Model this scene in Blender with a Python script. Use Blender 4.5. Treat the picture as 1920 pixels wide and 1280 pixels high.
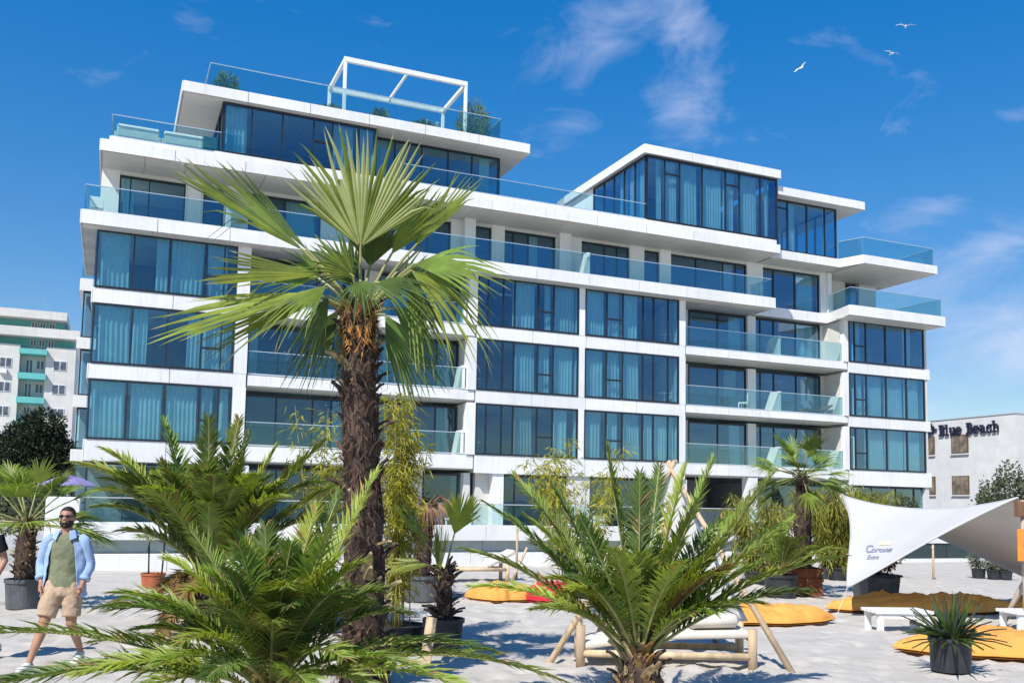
import bpy, math, random
from mathutils import Vector, Matrix, noise
R = math.radians
for o in list(bpy.data.objects): bpy.data.objects.remove(o)
SC = bpy.context.scene
COL = SC.collection
PI = math.pi

# ------------------------------------------------------------------ camera
cam = bpy.data.cameras.new('camera'); cam_o = bpy.data.objects.new('camera', cam); COL.objects.link(cam_o)
cam.sensor_width = 36; cam.lens = 36*1745/1920; cam.shift_y = 0.0830
cam.clip_start = .1; cam.clip_end = 9000
_p, _r = .08443, .01771
_f = Vector((0, math.cos(_p), math.sin(_p))); _u = Vector((0, -math.sin(_p), math.cos(_p))); _x = Vector((1, 0, 0))
_x2 = _x*math.cos(_r)+_u*math.sin(_r); _u2 = _u*math.cos(_r)-_x*math.sin(_r)
M4 = Matrix.Identity(4)
for i, v in enumerate((_x2, _u2, -_f)):
    for j in range(3): M4[j][i] = v[j]
M4.translation = (0, 0, 1.9)
cam_o.matrix_world = M4
SC.camera = cam_o

# ------------------------------------------------------------------ sun, sky, exposure
SUN_EL, SUN_HEAD = R(48), R(29)          # light travels towards +Y, 29 degrees to the right
trav = Vector((math.sin(SUN_HEAD)*math.cos(SUN_EL), math.cos(SUN_HEAD)*math.cos(SUN_EL), -math.sin(SUN_EL)))
sl = bpy.data.lights.new('sun', 'SUN'); sl.energy = 5.0; sl.angle = R(.53); sl.color = (1, .955, .88)
so = bpy.data.objects.new('sun', sl); COL.objects.link(so)
so.rotation_euler = trav.to_track_quat('-Z', 'Y').to_euler(); so.location = (-20, -30, 40)
W = bpy.data.worlds.new('World'); SC.world = W; W.use_nodes = True
nt = W.node_tree; nt.nodes.clear()
def N(tp, **k):
    n = nt.nodes.new(tp)
    for a, b in k.items(): setattr(n, a, b)
    return n
out = N('ShaderNodeOutputWorld'); bg = N('ShaderNodeBackground'); bg.inputs[1].default_value = .15
sky = N('ShaderNodeTexSky'); sky.sky_type = 'NISHITA'; sky.sun_disc = False
sky.sun_elevation = SUN_EL; sky.sun_rotation = R(180+29); sky.air_density = 1.0; sky.dust_density = .1; sky.ozone_density = 1.8
gm_ = N('ShaderNodeGamma'); gm_.inputs[1].default_value = .52; nt.links.new(sky.outputs[0], gm_.inputs[0])
hs = N('ShaderNodeHueSaturation'); hs.inputs['Saturation'].default_value = 2.25; hs.inputs['Value'].default_value = 1.76; hs.inputs['Hue'].default_value = .513
nt.links.new(gm_.outputs[0], hs.inputs['Color'])
# clouds: thin broken wisps, a noise over the dome plus drifts at chosen bearings
tc = N('ShaderNodeTexCoord'); sep = N('ShaderNodeSeparateXYZ'); nt.links.new(tc.outputs['Generated'], sep.inputs[0])
def math_(op, a, b=None, clamp=False):
    n = N('ShaderNodeMath', operation=op, use_clamp=clamp)
    for i, v in enumerate((a, b)):
        if v is None: continue
        if isinstance(v, (int, float)): n.inputs[i].default_value = v
        else: nt.links.new(v, n.inputs[i])
    return n.outputs[0]
az = math_('ARCTAN2', sep.outputs[0], sep.outputs[1])
el = math_('ARCSINE', sep.outputs[2])
def cloud_noise(scale, sx, sy, detail, seed, dist=.6):
    c = N('ShaderNodeCombineXYZ'); c.inputs[2].default_value = seed
    nt.links.new(math_('MULTIPLY', az, sx), c.inputs[0]); nt.links.new(math_('MULTIPLY', el, sy), c.inputs[1])
    n = N('ShaderNodeTexNoise'); n.inputs['Scale'].default_value = scale; n.inputs['Detail'].default_value = detail
    n.inputs['Roughness'].default_value = .58; n.inputs['Distortion'].default_value = dist
    nt.links.new(c.outputs[0], n.inputs['Vector']); return n.outputs[0]
fine = cloud_noise(1, 9, 17, 7, 3.7)
big = cloud_noise(1, 2.2, 5.5, 3, 8.3)
dens = math_('MULTIPLY', math_('SUBTRACT', big, .60), 2.2, True)       # sparse drifts all round
def drift(a, e, ra, re, amt, tilt=0):
    da = math_('SUBTRACT', az, a); de = math_('SUBTRACT', el, e)
    x = math_('MULTIPLY', math_('ADD', da, math_('MULTIPLY', de, tilt)), 1/ra)
    y = math_('MULTIPLY', math_('SUBTRACT', de, math_('MULTIPLY', da, tilt)), 1/re)
    r2 = math_('ADD', math_('MULTIPLY', x, x), math_('MULTIPLY', y, y))
    return math_('MULTIPLY', math_('POWER', 2.718, math_('MULTIPLY', r2, -1.0)), amt)
for d in [
        (.060, .470, .11, .050, .72, .5), (.195, .485, .035, .045, .70, .5), (.187, .415, .040, .030, .55, .2), (.205, .375, .045, .02, .42, 0), (.071, .400, .035, .022, .42, .2),
        (.462, .170, .075, .050, .85, 0), (.50, .13, .06, .03, .45, 0), (.44, .228, .055, .022, .6, .3), (.491, .250, .035, .018, .62, .1), (.421, .291, .045, .016, .48, .2), (.503, .369, .035, .010, .45, -.1), (.39, .20, .03, .02, .4, .2),
        (.66, .18, .15, .07, .7, 0), (-.70, .30, .12, .05, .5, .2), (.9, .30, .15, .08, .7, .2), (-1.3, .3, .2, .06, .6, .2), (2.2, .4, .25, .08, .6, .2), (-2.4, .35, .25, .07, .6, .2)]:
    dens = math_('ADD', dens, drift(*d))
cm = math_('MULTIPLY', math_('SUBTRACT', math_('ADD', fine, math_('MULTIPLY', dens, .42)), .60), 2.0, True)
cm = math_('MULTIPLY', math_('POWER', cm, 1.25), .78)
mx = N('ShaderNodeMix', data_type='RGBA'); nt.links.new(cm, mx.inputs[0]); nt.links.new(hs.outputs[0], mx.inputs[6]); mx.inputs[7].default_value = (4.6, 4.8, 5.9, 1)
nt.links.new(mx.outputs[2], bg.inputs[0]); nt.links.new(bg.outputs[0], out.inputs[0])
SC.view_settings.view_transform = 'Standard'; SC.view_settings.look = 'None'; SC.view_settings.gamma = 1
SC.view_settings.exposure = 0.22
SC.render.engine = 'CYCLES'
SC.cycles.max_bounces = 10; SC.cycles.transparent_max_bounces = 24; SC.cycles.glossy_bounces = 4; SC.cycles.diffuse_bounces = 4
SC.cycles.sample_clamp_indirect = 6

# ------------------------------------------------------------------ materials
MATS = {}
def mat(name, col, rough=.6, metal=0, var=.12, vscale=3.0, bump=0, bscale=40, spec=.4, trans=0, trcol=None, detail=4, stretch=None, objvar=0, streak=0, sheen=0, dark=None):
    m = bpy.data.materials.new(name); m.use_nodes = True; t = m.node_tree; b = t.nodes['Principled BSDF']
    L = t.links.new
    b.inputs['Roughness'].default_value = rough; b.inputs['Metallic'].default_value = metal; b.inputs['Specular IOR Level'].default_value = spec
    if sheen: b.inputs['Sheen Weight'].default_value = sheen
    co = t.nodes.new('ShaderNodeTexCoord'); vec = co.outputs['Object']
    if stretch:
        mp = t.nodes.new('ShaderNodeMapping'); mp.inputs['Scale'].default_value = stretch; L(vec, mp.inputs[0]); vec = mp.outputs[0]
    n = t.nodes.new('ShaderNodeTexNoise'); n.inputs['Scale'].default_value = vscale; n.inputs['Detail'].default_value = detail; L(vec, n.inputs['Vector'])
    n.inputs['Roughness'].default_value = .62
    rp = t.nodes.new('ShaderNodeValToRGB')
    dk = dark or tuple(c*(1-var*1.6) for c in col); lt = tuple(min(1, c*(1+var)) for c in col)
    rp.color_ramp.elements[0].position = .33; rp.color_ramp.elements[1].position = .67
    rp.color_ramp.elements[0].color = (*dk, 1); rp.color_ramp.elements[1].color = (*lt, 1)
    L(n.outputs[0], rp.inputs[0]); colout = rp.outputs[0]
    if objvar:
        oi = t.nodes.new('ShaderNodeObjectInfo'); hv = t.nodes.new('ShaderNodeHueSaturation')
        mr = t.nodes.new('ShaderNodeMapRange'); mr.inputs[3].default_value = 1-objvar; mr.inputs[4].default_value = 1+objvar
        L(oi.outputs['Random'], mr.inputs[0]); L(mr.outputs[0], hv.inputs['Value'])
        mr2 = t.nodes.new('ShaderNodeMapRange'); mr2.inputs[3].default_value = .5-objvar*.06; mr2.inputs[4].default_value = .5+objvar*.06
        L(oi.outputs['Random'], mr2.inputs[0]); L(mr2.outputs[0], hv.inputs['Hue'])
        L(colout, hv.inputs['Color']); colout = hv.outputs[0]
    if streak:      # rain streaks with a shape of their own
        mp2 = t.nodes.new('ShaderNodeMapping'); mp2.inputs['Scale'].default_value = (2.2, 2.2, .16); L(co.outputs['Object'], mp2.inputs[0])
        n3 = t.nodes.new('ShaderNodeTexNoise'); n3.inputs['Scale'].default_value = 3.2; n3.inputs['Detail'].default_value = 6; L(mp2.outputs[0], n3.inputs['Vector'])
        r3 = t.nodes.new('ShaderNodeMapRange'); r3.inputs[1].default_value = .5; r3.inputs[2].default_value = .8; r3.inputs[3].default_value = 0; r3.inputs[4].default_value = streak
        L(n3.outputs[0], r3.inputs[0])
        ms = t.nodes.new('ShaderNodeMix'); ms.data_type = 'RGBA'; L(r3.outputs[0], ms.inputs[0]); L(colout, ms.inputs[6]); ms.inputs[7].default_value = (*[c*.55 for c in col], 1)
        colout = ms.outputs[2]
    L(colout, b.inputs['Base Color'])
    if bump:
        n2 = t.nodes.new('ShaderNodeTexNoise'); n2.inputs['Scale'].default_value = bscale; n2.inputs['Detail'].default_value = 5; L(vec, n2.inputs['Vector'])
        bp = t.nodes.new('ShaderNodeBump'); bp.inputs['Strength'].default_value = bump; bp.inputs['Distance'].default_value = .02; L(n2.outputs[0], bp.inputs['Height']); L(bp.outputs[0], b.inputs['Normal'])
    if trans:
        tr = t.nodes.new('ShaderNodeBsdfTranslucent'); mxs = t.nodes.new('ShaderNodeMixShader'); mxs.inputs[0].default_value = trans
        if trcol:
            mc = t.nodes.new('ShaderNodeMix'); mc.data_type = 'RGBA'; mc.blend_type = 'MULTIPLY'; mc.inputs[0].default_value = 1; L(colout, mc.inputs[6]); mc.inputs[7].default_value = (*trcol, 1); L(mc.outputs[2], tr.inputs[0])
        else: L(colout, tr.inputs[0])
        L(b.outputs[0], mxs.inputs[1]); L(tr.outputs[0], mxs.inputs[2]); L(mxs.outputs[0], t.nodes['Material Output'].inputs[0])
    MATS[name] = m; return m
def glass(name, tint, refl, f0=.06, f1=.55, rough=0.0, wave=.02):
    m = bpy.data.materials.new(name); m.use_nodes = True; t = m.node_tree; t.nodes.clear(); L = t.links.new
    o = t.nodes.new('ShaderNodeOutputMaterial'); tr = t.nodes.new('ShaderNodeBsdfTransparent'); gl = t.nodes.new('ShaderNodeBsdfGlossy'); mxs = t.nodes.new('ShaderNodeMixShader')
    tr.inputs[0].default_value = (*tint, 1); gl.inputs[0].default_value = (*refl, 1); gl.inputs['Roughness'].default_value = rough
    lw = t.nodes.new('ShaderNodeLayerWeight'); lw.inputs[0].default_value = .35
    mr = t.nodes.new('ShaderNodeMapRange'); mr.inputs[3].default_value = f0; mr.inputs[4].default_value = f1; L(lw.outputs['Facing'], mr.inputs[0]); L(mr.outputs[0], mxs.inputs[0])
    if wave:
        co = t.nodes.new('ShaderNodeTexCoord'); n = t.nodes.new('ShaderNodeTexNoise'); n.inputs['Scale'].default_value = .7; n.inputs['Detail'].default_value = 1; L(co.outputs['Object'], n.inputs['Vector'])
        bp = t.nodes.new('ShaderNodeBump'); bp.inputs['Strength'].default_value = 1; bp.inputs['Distance'].default_value = wave; L(n.outputs[0], bp.inputs['Height']); L(bp.outputs[0], gl.inputs['Normal'])
    L(tr.outputs[0], mxs.inputs[1]); L(gl.outputs[0], mxs.inputs[2]); L(mxs.outputs[0], o.inputs[0]); MATS[name] = m; return m

mat('white_panel', (.80, .795, .785), .42, var=.05, vscale=.5, streak=.34, objvar=.04)
mat('white_render', (.63, .625, .61), .7, var=.05, vscale=1.2, bump=.1, bscale=30, streak=.2)
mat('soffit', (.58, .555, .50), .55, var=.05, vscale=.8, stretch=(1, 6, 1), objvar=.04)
mat('wall_cream', (.66, .645, .60), .6, var=.05, vscale=1, streak=.12)
mat('core', (.30, .30, .30), .8)
mat('frame_dark', (.018, .022, .030), .35, var=.1, spec=.5)
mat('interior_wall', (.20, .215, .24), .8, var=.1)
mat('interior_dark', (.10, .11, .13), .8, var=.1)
mat('curtain', (.80, .88, .86), .85, var=.05, vscale=1.5, trans=.35, spec=.1, objvar=.08)
mat('curtain_sand', (.55, .52, .45), .85, var=.05, vscale=1.5, trans=.3, spec=.1)
mat('steel_light', (.72, .76, .78), .3, metal=.6, var=.03)
mat('white_paint', (.80, .80, .79), .45, var=.04, vscale=4)
mat('sofa_fabric', (.78, .78, .77), .9, var=.05, bump=.2, bscale=80)
mat('furniture_grey', (.12, .13, .14), .7)
mat('concrete', (.48, .475, .46), .8, var=.12, vscale=.8, bump=.15, streak=.25)
mat('podium_recess', (.30, .36, .37), .35, var=.06)
mat('roof_gravel', (.35, .35, .34), .9, var=.15, vscale=20)
mat('turquoise', (.14, .48, .46), .6, var=.06, vscale=1, streak=.2)
mat('far_wall', (.66, .64, .60), .85, var=.08, vscale=.4, streak=.3)
mat('far_pane', (.10, .12, .15), .15, var=.3, spec=.6)
mat('brown_frame', (.13, .075, .05), .5)
mat('navy_letter', (.008, .008, .035), .35, var=.1, spec=.5)
glass('window_glass', (.735, .92, .955), (.52, .70, .95), .085, .65)
glass('rail_glass', (.80, .925, .915), (.75, .9, 1), .05, .5, wave=0)
glass('pool_glass', (.16, .38, .37), (.6, .8, .85), .05, .5)
mat('glass_edge', (.25, .55, .52), .2, var=.05, spec=.6)

# ------------------------------------------------------------------ mesh helpers
class MB:
    def __init__(s): s.v = []; s.f = []; s.m = []; s.mi = 0
    def add(s, vs, fs):
        b = len(s.v); s.v += [tuple(v) for v in vs]
        for f in fs: s.f.append(tuple(i+b for i in f)); s.m.append(s.mi)
        return s
    def box(s, x0, x1, y0, y1, z0, z1):
        return s.add([(x0, y0, z0), (x1, y0, z0), (x1, y1, z0), (x0, y1, z0), (x0, y0, z1), (x1, y0, z1), (x1, y1, z1), (x0, y1, z1)],
                     [(0, 3, 2, 1), (4, 5, 6, 7), (0, 1, 5, 4), (1, 2, 6, 5), (2, 3, 7, 6), (3, 0, 4, 7)])
    def prism(s, poly, z0, z1):
        n = len(poly); a = sum(poly[i][0]*poly[(i+1) % n][1]-poly[(i+1) % n][0]*poly[i][1] for i in range(n))
        if a < 0: poly = poly[::-1]
        return s.add([(x, y, z0) for x, y in poly]+[(x, y, z1) for x, y in poly],
                     [tuple(range(n))[::-1], tuple(range(n, 2*n))]+[(i, (i+1) % n, n+(i+1) % n, n+i) for i in range(n)])
    def bar(s, a, b, w, h, up=(0, 0, 1)):
        a, b = Vector(a), Vector(b); d = (b-a).normalized(); u = Vector(up)
        x = d.cross(u)
        if x.length < 1e-4: x = d.cross(Vector((0, 1, 0)))
        x.normalize(); y = x.cross(d)
        vs = [p+x*sx*w/2+y*sy*h/2 for p in (a, b) for sx, sy in ((-1, -1), (1, -1), (1, 1), (-1, 1))]
        return s.add(vs, [(0, 1, 2, 3), (7, 6, 5, 4), (0, 4, 5, 1), (1, 5, 6, 2), (2, 6, 7, 3), (3, 7, 4, 0)])
    def tube(s, pts, rad, n=8, cap=True, ell=None):
        pts = [Vector(p) for p in pts]; k = len(pts)
        if isinstance(rad, (int, float)): rad = [rad]*k
        ref = None; vs = []
        for i, p in enumerate(pts):
            d = (pts[min(i+1, k-1)]-pts[max(i-1, 0)]).normalized()
            if ref is None:
                ref = Vector((1, 0, 0)) if abs(d.x) < .8 else Vector((0, 1, 0))
            x = (ref-d*ref.dot(d)).normalized(); y = d.cross(x); ref = x
            rx = ry = rad[i]
            if isinstance(rad[i], tuple): rx, ry = rad[i]
            for j in range(n):
                a = 2*PI*j/n; vs.append(p+x*math.cos(a)*rx+y*math.sin(a)*ry)
        fs = [(i*n+j, i*n+(j+1) % n, (i+1)*n+(j+1) % n, (i+1)*n+j) for i in range(k-1) for j in range(n)]
        if cap: fs += [tuple(range(n))[::-1], tuple(range((k-1)*n, k*n))]
        return s.add(vs, fs)
    def lathe(s, prof, n=20, c=(0, 0, 0)):
        vs = []; k = len(prof)
        for r, z in prof:
            for j in range(n): vs.append((c[0]+r*math.cos(2*PI*j/n), c[1]+r*math.sin(2*PI*j/n), c[2]+z))
        fs = [(i*n+j, i*n+(j+1) % n, (i+1)*n+(j+1) % n, (i+1)*n+j) for i in range(k-1) for j in range(n)]
        fs += [tuple(range(n))[::-1], tuple(range((k-1)*n, k*n))]
        return s.add(vs, fs)
    def mesh(s, name, mats, smooth=False):
        me = bpy.data.meshes.new(name); me.from_pydata(s.v, [], s.f)
        for m in (mats if isinstance(mats, (list, tuple)) else [mats]): me.materials.append(MATS[m])
        if any(s.m): me.polygons.foreach_set('material_index', s.m)
        if smooth: me.polygons.foreach_set('use_smooth', [True]*len(s.f))
        me.update(); return me
    def build(s, name, mats, parent=None, smooth=False, bevel=0, seg=2):
        return link(name, s.mesh(name, mats, smooth), parent, bevel, seg)
def link(name, me, parent=None, bevel=0, seg=2, loc=None, rot=None, scale=None):
    o = bpy.data.objects.new(name, me); COL.objects.link(o)
    if parent is not None: o.parent = parent
    if loc is not None: o.location = loc
    if rot is not None: o.rotation_euler = rot
    if scale is not None: o.scale = (scale,)*3 if isinstance(scale, (int, float)) else scale
    if bevel:
        b = o.modifiers.new('bevel', 'BEVEL'); b.width = bevel; b.segments = seg; b.limit_method = 'ANGLE'
    return o
def tag(o, label, cat, group=None):
    o['label'] = label; o['category'] = cat
    if group: o['group'] = group
    return o
def thing(name, label, cat, loc=(0, 0, 0), rz=0, group=None):
    o = bpy.data.objects.new(name, None); COL.objects.link(o); o.location = loc; o.rotation_euler = (0, 0, rz); o.empty_display_size = .3
    return tag(o, label, cat, group)
def struct(o, kind='structure'): o['kind'] = kind; return o

# ------------------------------------------------------------------ ground
def lines(a, b, dense0, dense1, step, grow=1.22):
    xs = []; x = dense0
    while x < dense1: xs.append(x); x += step
    s = step
    while x < b: xs.append(x); s *= grow; x += s
    xs.append(b); s = step; x = dense0
    while x > a: s *= grow; x -= s; xs.append(max(x, a))
    return sorted(set(xs))
mat('sand', (.52, .482, .432), .92, var=.07, vscale=1.4, bump=.5, bscale=55, spec=.15)
_t = MATS['sand'].node_tree; _b = _t.nodes['Principled BSDF']; _src = _b.inputs['Base Color'].links[0].from_socket
_co = _t.nodes.new('ShaderNodeTexCoord'); _n = _t.nodes.new('ShaderNodeTexNoise'); _n.inputs['Scale'].default_value = 130; _n.inputs['Detail'].default_value = 3; _t.links.new(_co.outputs['Object'], _n.inputs['Vector'])
_r = _t.nodes.new('ShaderNodeMapRange'); _r.inputs[1].default_value = .30; _r.inputs[2].default_value = .72; _r.inputs[3].default_value = .76; _r.inputs[4].default_value = 1.20; _t.links.new(_n.outputs[0], _r.inputs[0])
_m = _t.nodes.new('ShaderNodeMix'); _m.data_type = 'RGBA'; _m.blend_type = 'MULTIPLY'; _m.inputs[0].default_value = 1; _t.links.new(_src, _m.inputs[6]); _t.links.new(_r.outputs[0], _m.inputs[7]); _t.links.new(_m.outputs[2], _b.inputs['Base Color'])
rng = random.Random(5)
steps = [(rng.uniform(-8, 12), 8+22*rng.random()**1.4, rng.uniform(0, PI), rng.uniform(.8, 1.3)) for _ in range(2600)]
cells = {}
for s_ in steps: cells.setdefault((int(s_[0]//1), int(s_[1]//1)), []).append(s_)
def sand_z(x, y):
    if not (-16 < x < 22 and 5 < y < 34): return 0
    z = .030*noise.noise((x*.45, y*.45, 1.3))+.016*noise.noise((x*1.9, y*1.9, 4))+.009*noise.noise((x*5.2, y*5.2, 9))
    cx, cy = int(x//1), int(y//1)
    for i in (-1, 0, 1):
        for j in (-1, 0, 1):
            for (fx, fy, a, k) in cells.get((cx+i, cy+j), ()):
                dx, dy = x-fx, y-fy; c, s = math.cos(a), math.sin(a)
                p = (dx*c+dy*s)/(.17*k); q = (-dx*s+dy*c)/(.09*k); r2 = p*p+q*q
                if r2 < 6: z += -.036*math.exp(-r2*1.3)+.012*math.exp(-((r2**.5-1.5)**2)*5)
    e = min(1, (x+16)/3, (22-x)/3, (y-5)/2, (34-y)/4)
    return z*max(0, e)-.012
xs = lines(-4000, 4000, -9, 13, .075); ys = lines(-300, 6000, 8, 26, .085)
gv = [(x, y, sand_z(x, y)) for y in ys for x in xs]; nx = len(xs)
gm = MB(); gm.add(gv, [(j*nx+i, j*nx+i+1, (j+1)*nx+i+1, (j+1)*nx+i) for j in range(len(ys)-1) for i in range(nx-1)])
struct(gm.build('sand_ground', 'sand', smooth=True))

# ------------------------------------------------------------------ the hotel block (local x along the front, y back, z up)
YAW = .40606
BLD = thing('apartment_building', 'long white and glass apartment block with stepped penthouses behind the palms', 'building', (-math.sin(YAW)*40, math.cos(YAW)*40, 0), YAW)
rb = random.Random(11)
def panels_along(path, z0, z1, name='facade_panel', m='white_panel', ln=2.7, proud=.035, gap=.028):
    """cladding boards along an open plan path, outside on the right hand of the path direction"""
    for (ax, ay), (bx, by) in zip(path[:-1], path[1:]):
        d = Vector((bx-ax, by-ay)); L = d.length
        if L < .05: continue
        d /= L; nrm = Vector((d.y, -d.x)); k = max(1, round(L/ln)); w = L/k
        for i in range(k):
            a = Vector((ax, ay))+d*(i*w+gap/2); b = Vector((ax, ay))+d*((i+1)*w-gap/2)
            p = [a, b, b+nrm*proud, a+nrm*proud]
            MB().prism([(q.x, q.y) for q in p], z0, z1).build(name, m, BLD)
def slab(path, back, z0, z1, soff=None, name='floor_slab', close_sides=True):
    """slab whose visible edge follows path (left to right), running back to y=back"""
    poly = list(path)+[(path[-1][0], back), (path[0][0], back)]
    MB().prism(poly, z0+.03, z1-.012).build(name, 'concrete', BLD)
    full = list(path)
    if close_sides: full = [(path[0][0], min(back, path[0][1]+9))]+full+[(path[-1][0], min(back, path[-1][1]+6))]
    panels_along(full, z0, z1)
def soffit(u0, u1, y0, y1, z, ln=1.75, gap=.016):
    k = max(1, round((u1-u0)/ln)); w = (u1-u0)/k
    for i in range(k): MB().box(u0+i*w+gap/2, u0+(i+1)*w-gap/2, y0, y1, z-.03, z+.02).build('soffit_panel', 'soffit', BLD)
def curtain_mesh(u0, u1, y, z0, z1, rr, vert=False):
    n = max(6, int((u1-u0)/.035)); vs = []; ph = rr.random()*6; per = rr.uniform(.15, .21); lean = rr.uniform(-.03, .06)
    for i in range(n+1):
        t = i/n; u = u0+(u1-u0)*t
        a = .045*math.sin(u*2*PI/per+ph+1.3*math.sin(u*2.3+ph))+.02*math.sin(u*7.1+ph)
        for z, k in ((z1, .7), ((z0+z1)/2, 1), (z0, 1.15)):
            vs.append((u+lean*(z1-z)/(z1-z0), y+a*k, z))
    fs = [(3*i+j, 3*i+j+1, 3*i+4+j, 3*i+3+j) for i in range(n) for j in (0, 1)]
    if vert: vs = [(-vy, vx, vz) for vx, vy, vz in vs]
    return vs, fs
def window(u0, u1, y, z0, z1, mull=(), cur=(), trans=(), cmat='curtain', side=None, rail=()):
    """glazed unit: frame, panes, curtains; side=x turns it to run along y at that x"""
    f = MB(); fw = .065; d0, d1 = y-.05, y+.06
    T = (lambda x0, x1, a, b, c, d: f.box(x0, x1, a, b, c, d)) if side is None else (lambda x0, x1, a, b, c, d: f.box(side+(a-y), side+(b-y), x0, x1, c, d))
    T(u0, u1, d0, d1, z1-.09, z1); T(u0, u1, d0, d1, z0, z0+.08)
    T(u0, u0+fw, d0, d1, z0+.08, z1-.09); T(u1-fw, u1, d0, d1, z0+.08, z1-.09)
    for m_ in mull: T(m_-.028, m_+.028, d0, d1, z0+.08, z1-.09)
    ed = [u0]+list(mull)+[u1]
    for bay, zt in trans: T(ed[bay]+.035, ed[bay+1]-.035, d0+.004, d1-.004, zt-.04, zt+.04)
    W_ = f.build('window', 'frame_dark', BLD)
    for a, b in zip(ed[:-1], ed[1:]):
        p = MB()
        if side is None: p.box(a+.03, b-.03, y-.006, y+.006, z0+.07, z1-.08)
        else: p.box(side-.006, side+.006, a+.03, b-.03, z0+.07, z1-.08)
        p.build('pane', 'window_glass', W_)
    for c in cur:
        a, b = c[0], c[1]; cm_ = c[2] if len(c) > 2 else cmat
        vs, fs = curtain_mesh(a, b, 0, z0+.04, z1-.03, rb)
        if side is None: vs = [(x, yy+y+.28, z) for x, yy, z in vs]
        else: vs = [(side+.28+yy, x, z) for x, yy, z in vs]
        q = MB(); q.add(vs, fs); q.build('curtain', cm_, W_, smooth=True)
    return W_
def wall(x0, x1, y0, y1, z0, z1, m='white_panel', name='wall_panel'): return MB().box(x0, x1, y0, y1, z0, z1).build(name, m, BLD)
def railing(path, z0, h=1.02, ln=1.75, first=False):
    """frameless glass balustrade: panes and a thin top rail"""
    fr = MB()
    for a, b in zip(path[:-1], path[1:]):
        fr.bar((*a, z0+h), (*b, z0+h), .045, .03); fr.bar((*a, z0+.03), (*b, z0+.03), .05, .06)
    B_ = fr.build('balustrade', 'steel_light', BLD)
    for a, b in zip(path[:-1], path[1:]):
        a, b = Vector(a), Vector(b); d = b-a; L = d.length; k = max(1, round(L/ln)); d /= L; w = L/k; n_ = Vector((d.y, -d.x))*.008
        for i in range(k):
            p, q = a+d*(i*w+.008), a+d*((i+1)*w-.008)
            MB().prism([(p.x+n_.x, p.y+n_.y), (q.x+n_.x, q.y+n_.y), (q.x-n_.x, q.y-n_.y), (p.x-n_.x, p.y-n_.y)], z0+.06, z0+h-.015).build('glass_pane', 'rail_glass', B_)
def divider(u, z, y0=.15, y1=1.45, h=1.12):
    q = [(y0, 0), (y0, h), (y0+.55*(y1-y0), h), (y0+.66*(y1-y0), h-.12), (y1, 0)]
    m = MB(); n = len(q); m.add([(u, a, z+b) for a, b in q]+[(u+.16, a, z+b) for a, b in q], [tuple(range(n)), tuple(range(n, 2*n))[::-1]]+[(i, n+i, n+(i+1) % n, (i+1) % n) for i in range(n)])
    m.build('balcony_divider', 'white_panel', BLD, bevel=.02)
BACK = 13
# floor plates and inner rooms
LV = [(.62, 3.35), (4.2, 6.6), (7.2, 9.63), (10.24, 12.6)]     # floor / ceiling of the four lower storeys
for k, (a, b) in enumerate(LV):
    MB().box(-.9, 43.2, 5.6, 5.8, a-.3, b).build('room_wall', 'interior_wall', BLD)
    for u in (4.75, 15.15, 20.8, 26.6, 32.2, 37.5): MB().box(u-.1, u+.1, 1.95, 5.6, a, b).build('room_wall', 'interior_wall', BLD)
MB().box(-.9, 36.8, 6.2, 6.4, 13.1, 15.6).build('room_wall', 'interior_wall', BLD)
for u in (3.0, 9.5, 15.0, 20.6, 24.8, 26.5, 32.3): MB().box(u-.1, u+.1, 1.85, 6.2, 13.15, 15.6).build('room_wall', 'interior_wall', BLD)
# main bands at the lower storeys
def band(u0, u1, y, z0, z1, ends=''):
    MB().box(u0+.02, u1-.02, y+.036, 5.6, z0+.03, z1-.01).build('floor_slab', 'concrete', BLD)
    path = [(u0, y+.036), (u1, y+.036)]
    if 'l' in ends: path = [(u0, 8)]+path
    if 'r' in ends: path = path+[(u1, 5)]
    panels_along(path, z0, z1)
Z = [(3.36, 4.2), (6.6, 7.19), (9.63, 10.23)]
for z0, z1 in Z:
    band(-1.02, 5.03, -.02, z0, z1, 'l'); band(15.32, 26.82, -.02, z0, z1); band(37.6, 43.75, -.02, z0, z1, 'r')
for z0, z1 in ((3.55, 4.17), (6.72, 7.16), (9.72, 10.2)):
    band(5.06, 15.3, .04, z0, z1); soffit(5.06, 15.3, .12, 1.5, z0-.02)
    band(26.85, 37.57, .02, z0+.09, z1); soffit(26.85, 37.57, .12, 1.75, z0+.06)
# columns of the grid
for z0, z1 in ((.62, 3.36), (4.2, 6.6), (7.19, 9.63), (10.23, 12.6)):
    for a, b in ((4.48, 5.03), (20.65, 20.99), (26.42, 26.82)):
        if z0 > 4: wall(a, b, -.03, .5, z0, z1, name='column')
    wall(14.92, 15.34, -.03, .45, z0, z1, name='column') if z0 > 4 else None
    wall(15.0, 15.32, .452, 2.2, z0, z1, 'wall_cream'); wall(37.42, 37.62, .30, 2.4, z0, z1, 'wall_cream')
    wall(37.3, 37.62, -.03, .298, z0, z1, name='column') if z0 > 4 else None
    wall(26.5, 26.8, .51, 2.2, z0, z1, 'wall_cream'); wall(4.72, 5.02, .51, 2.2, z0, z1, 'wall_cream')
    wall(43.3, 43.6, .05, 5.5, z0, z1, 'wall_cream')
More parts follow.
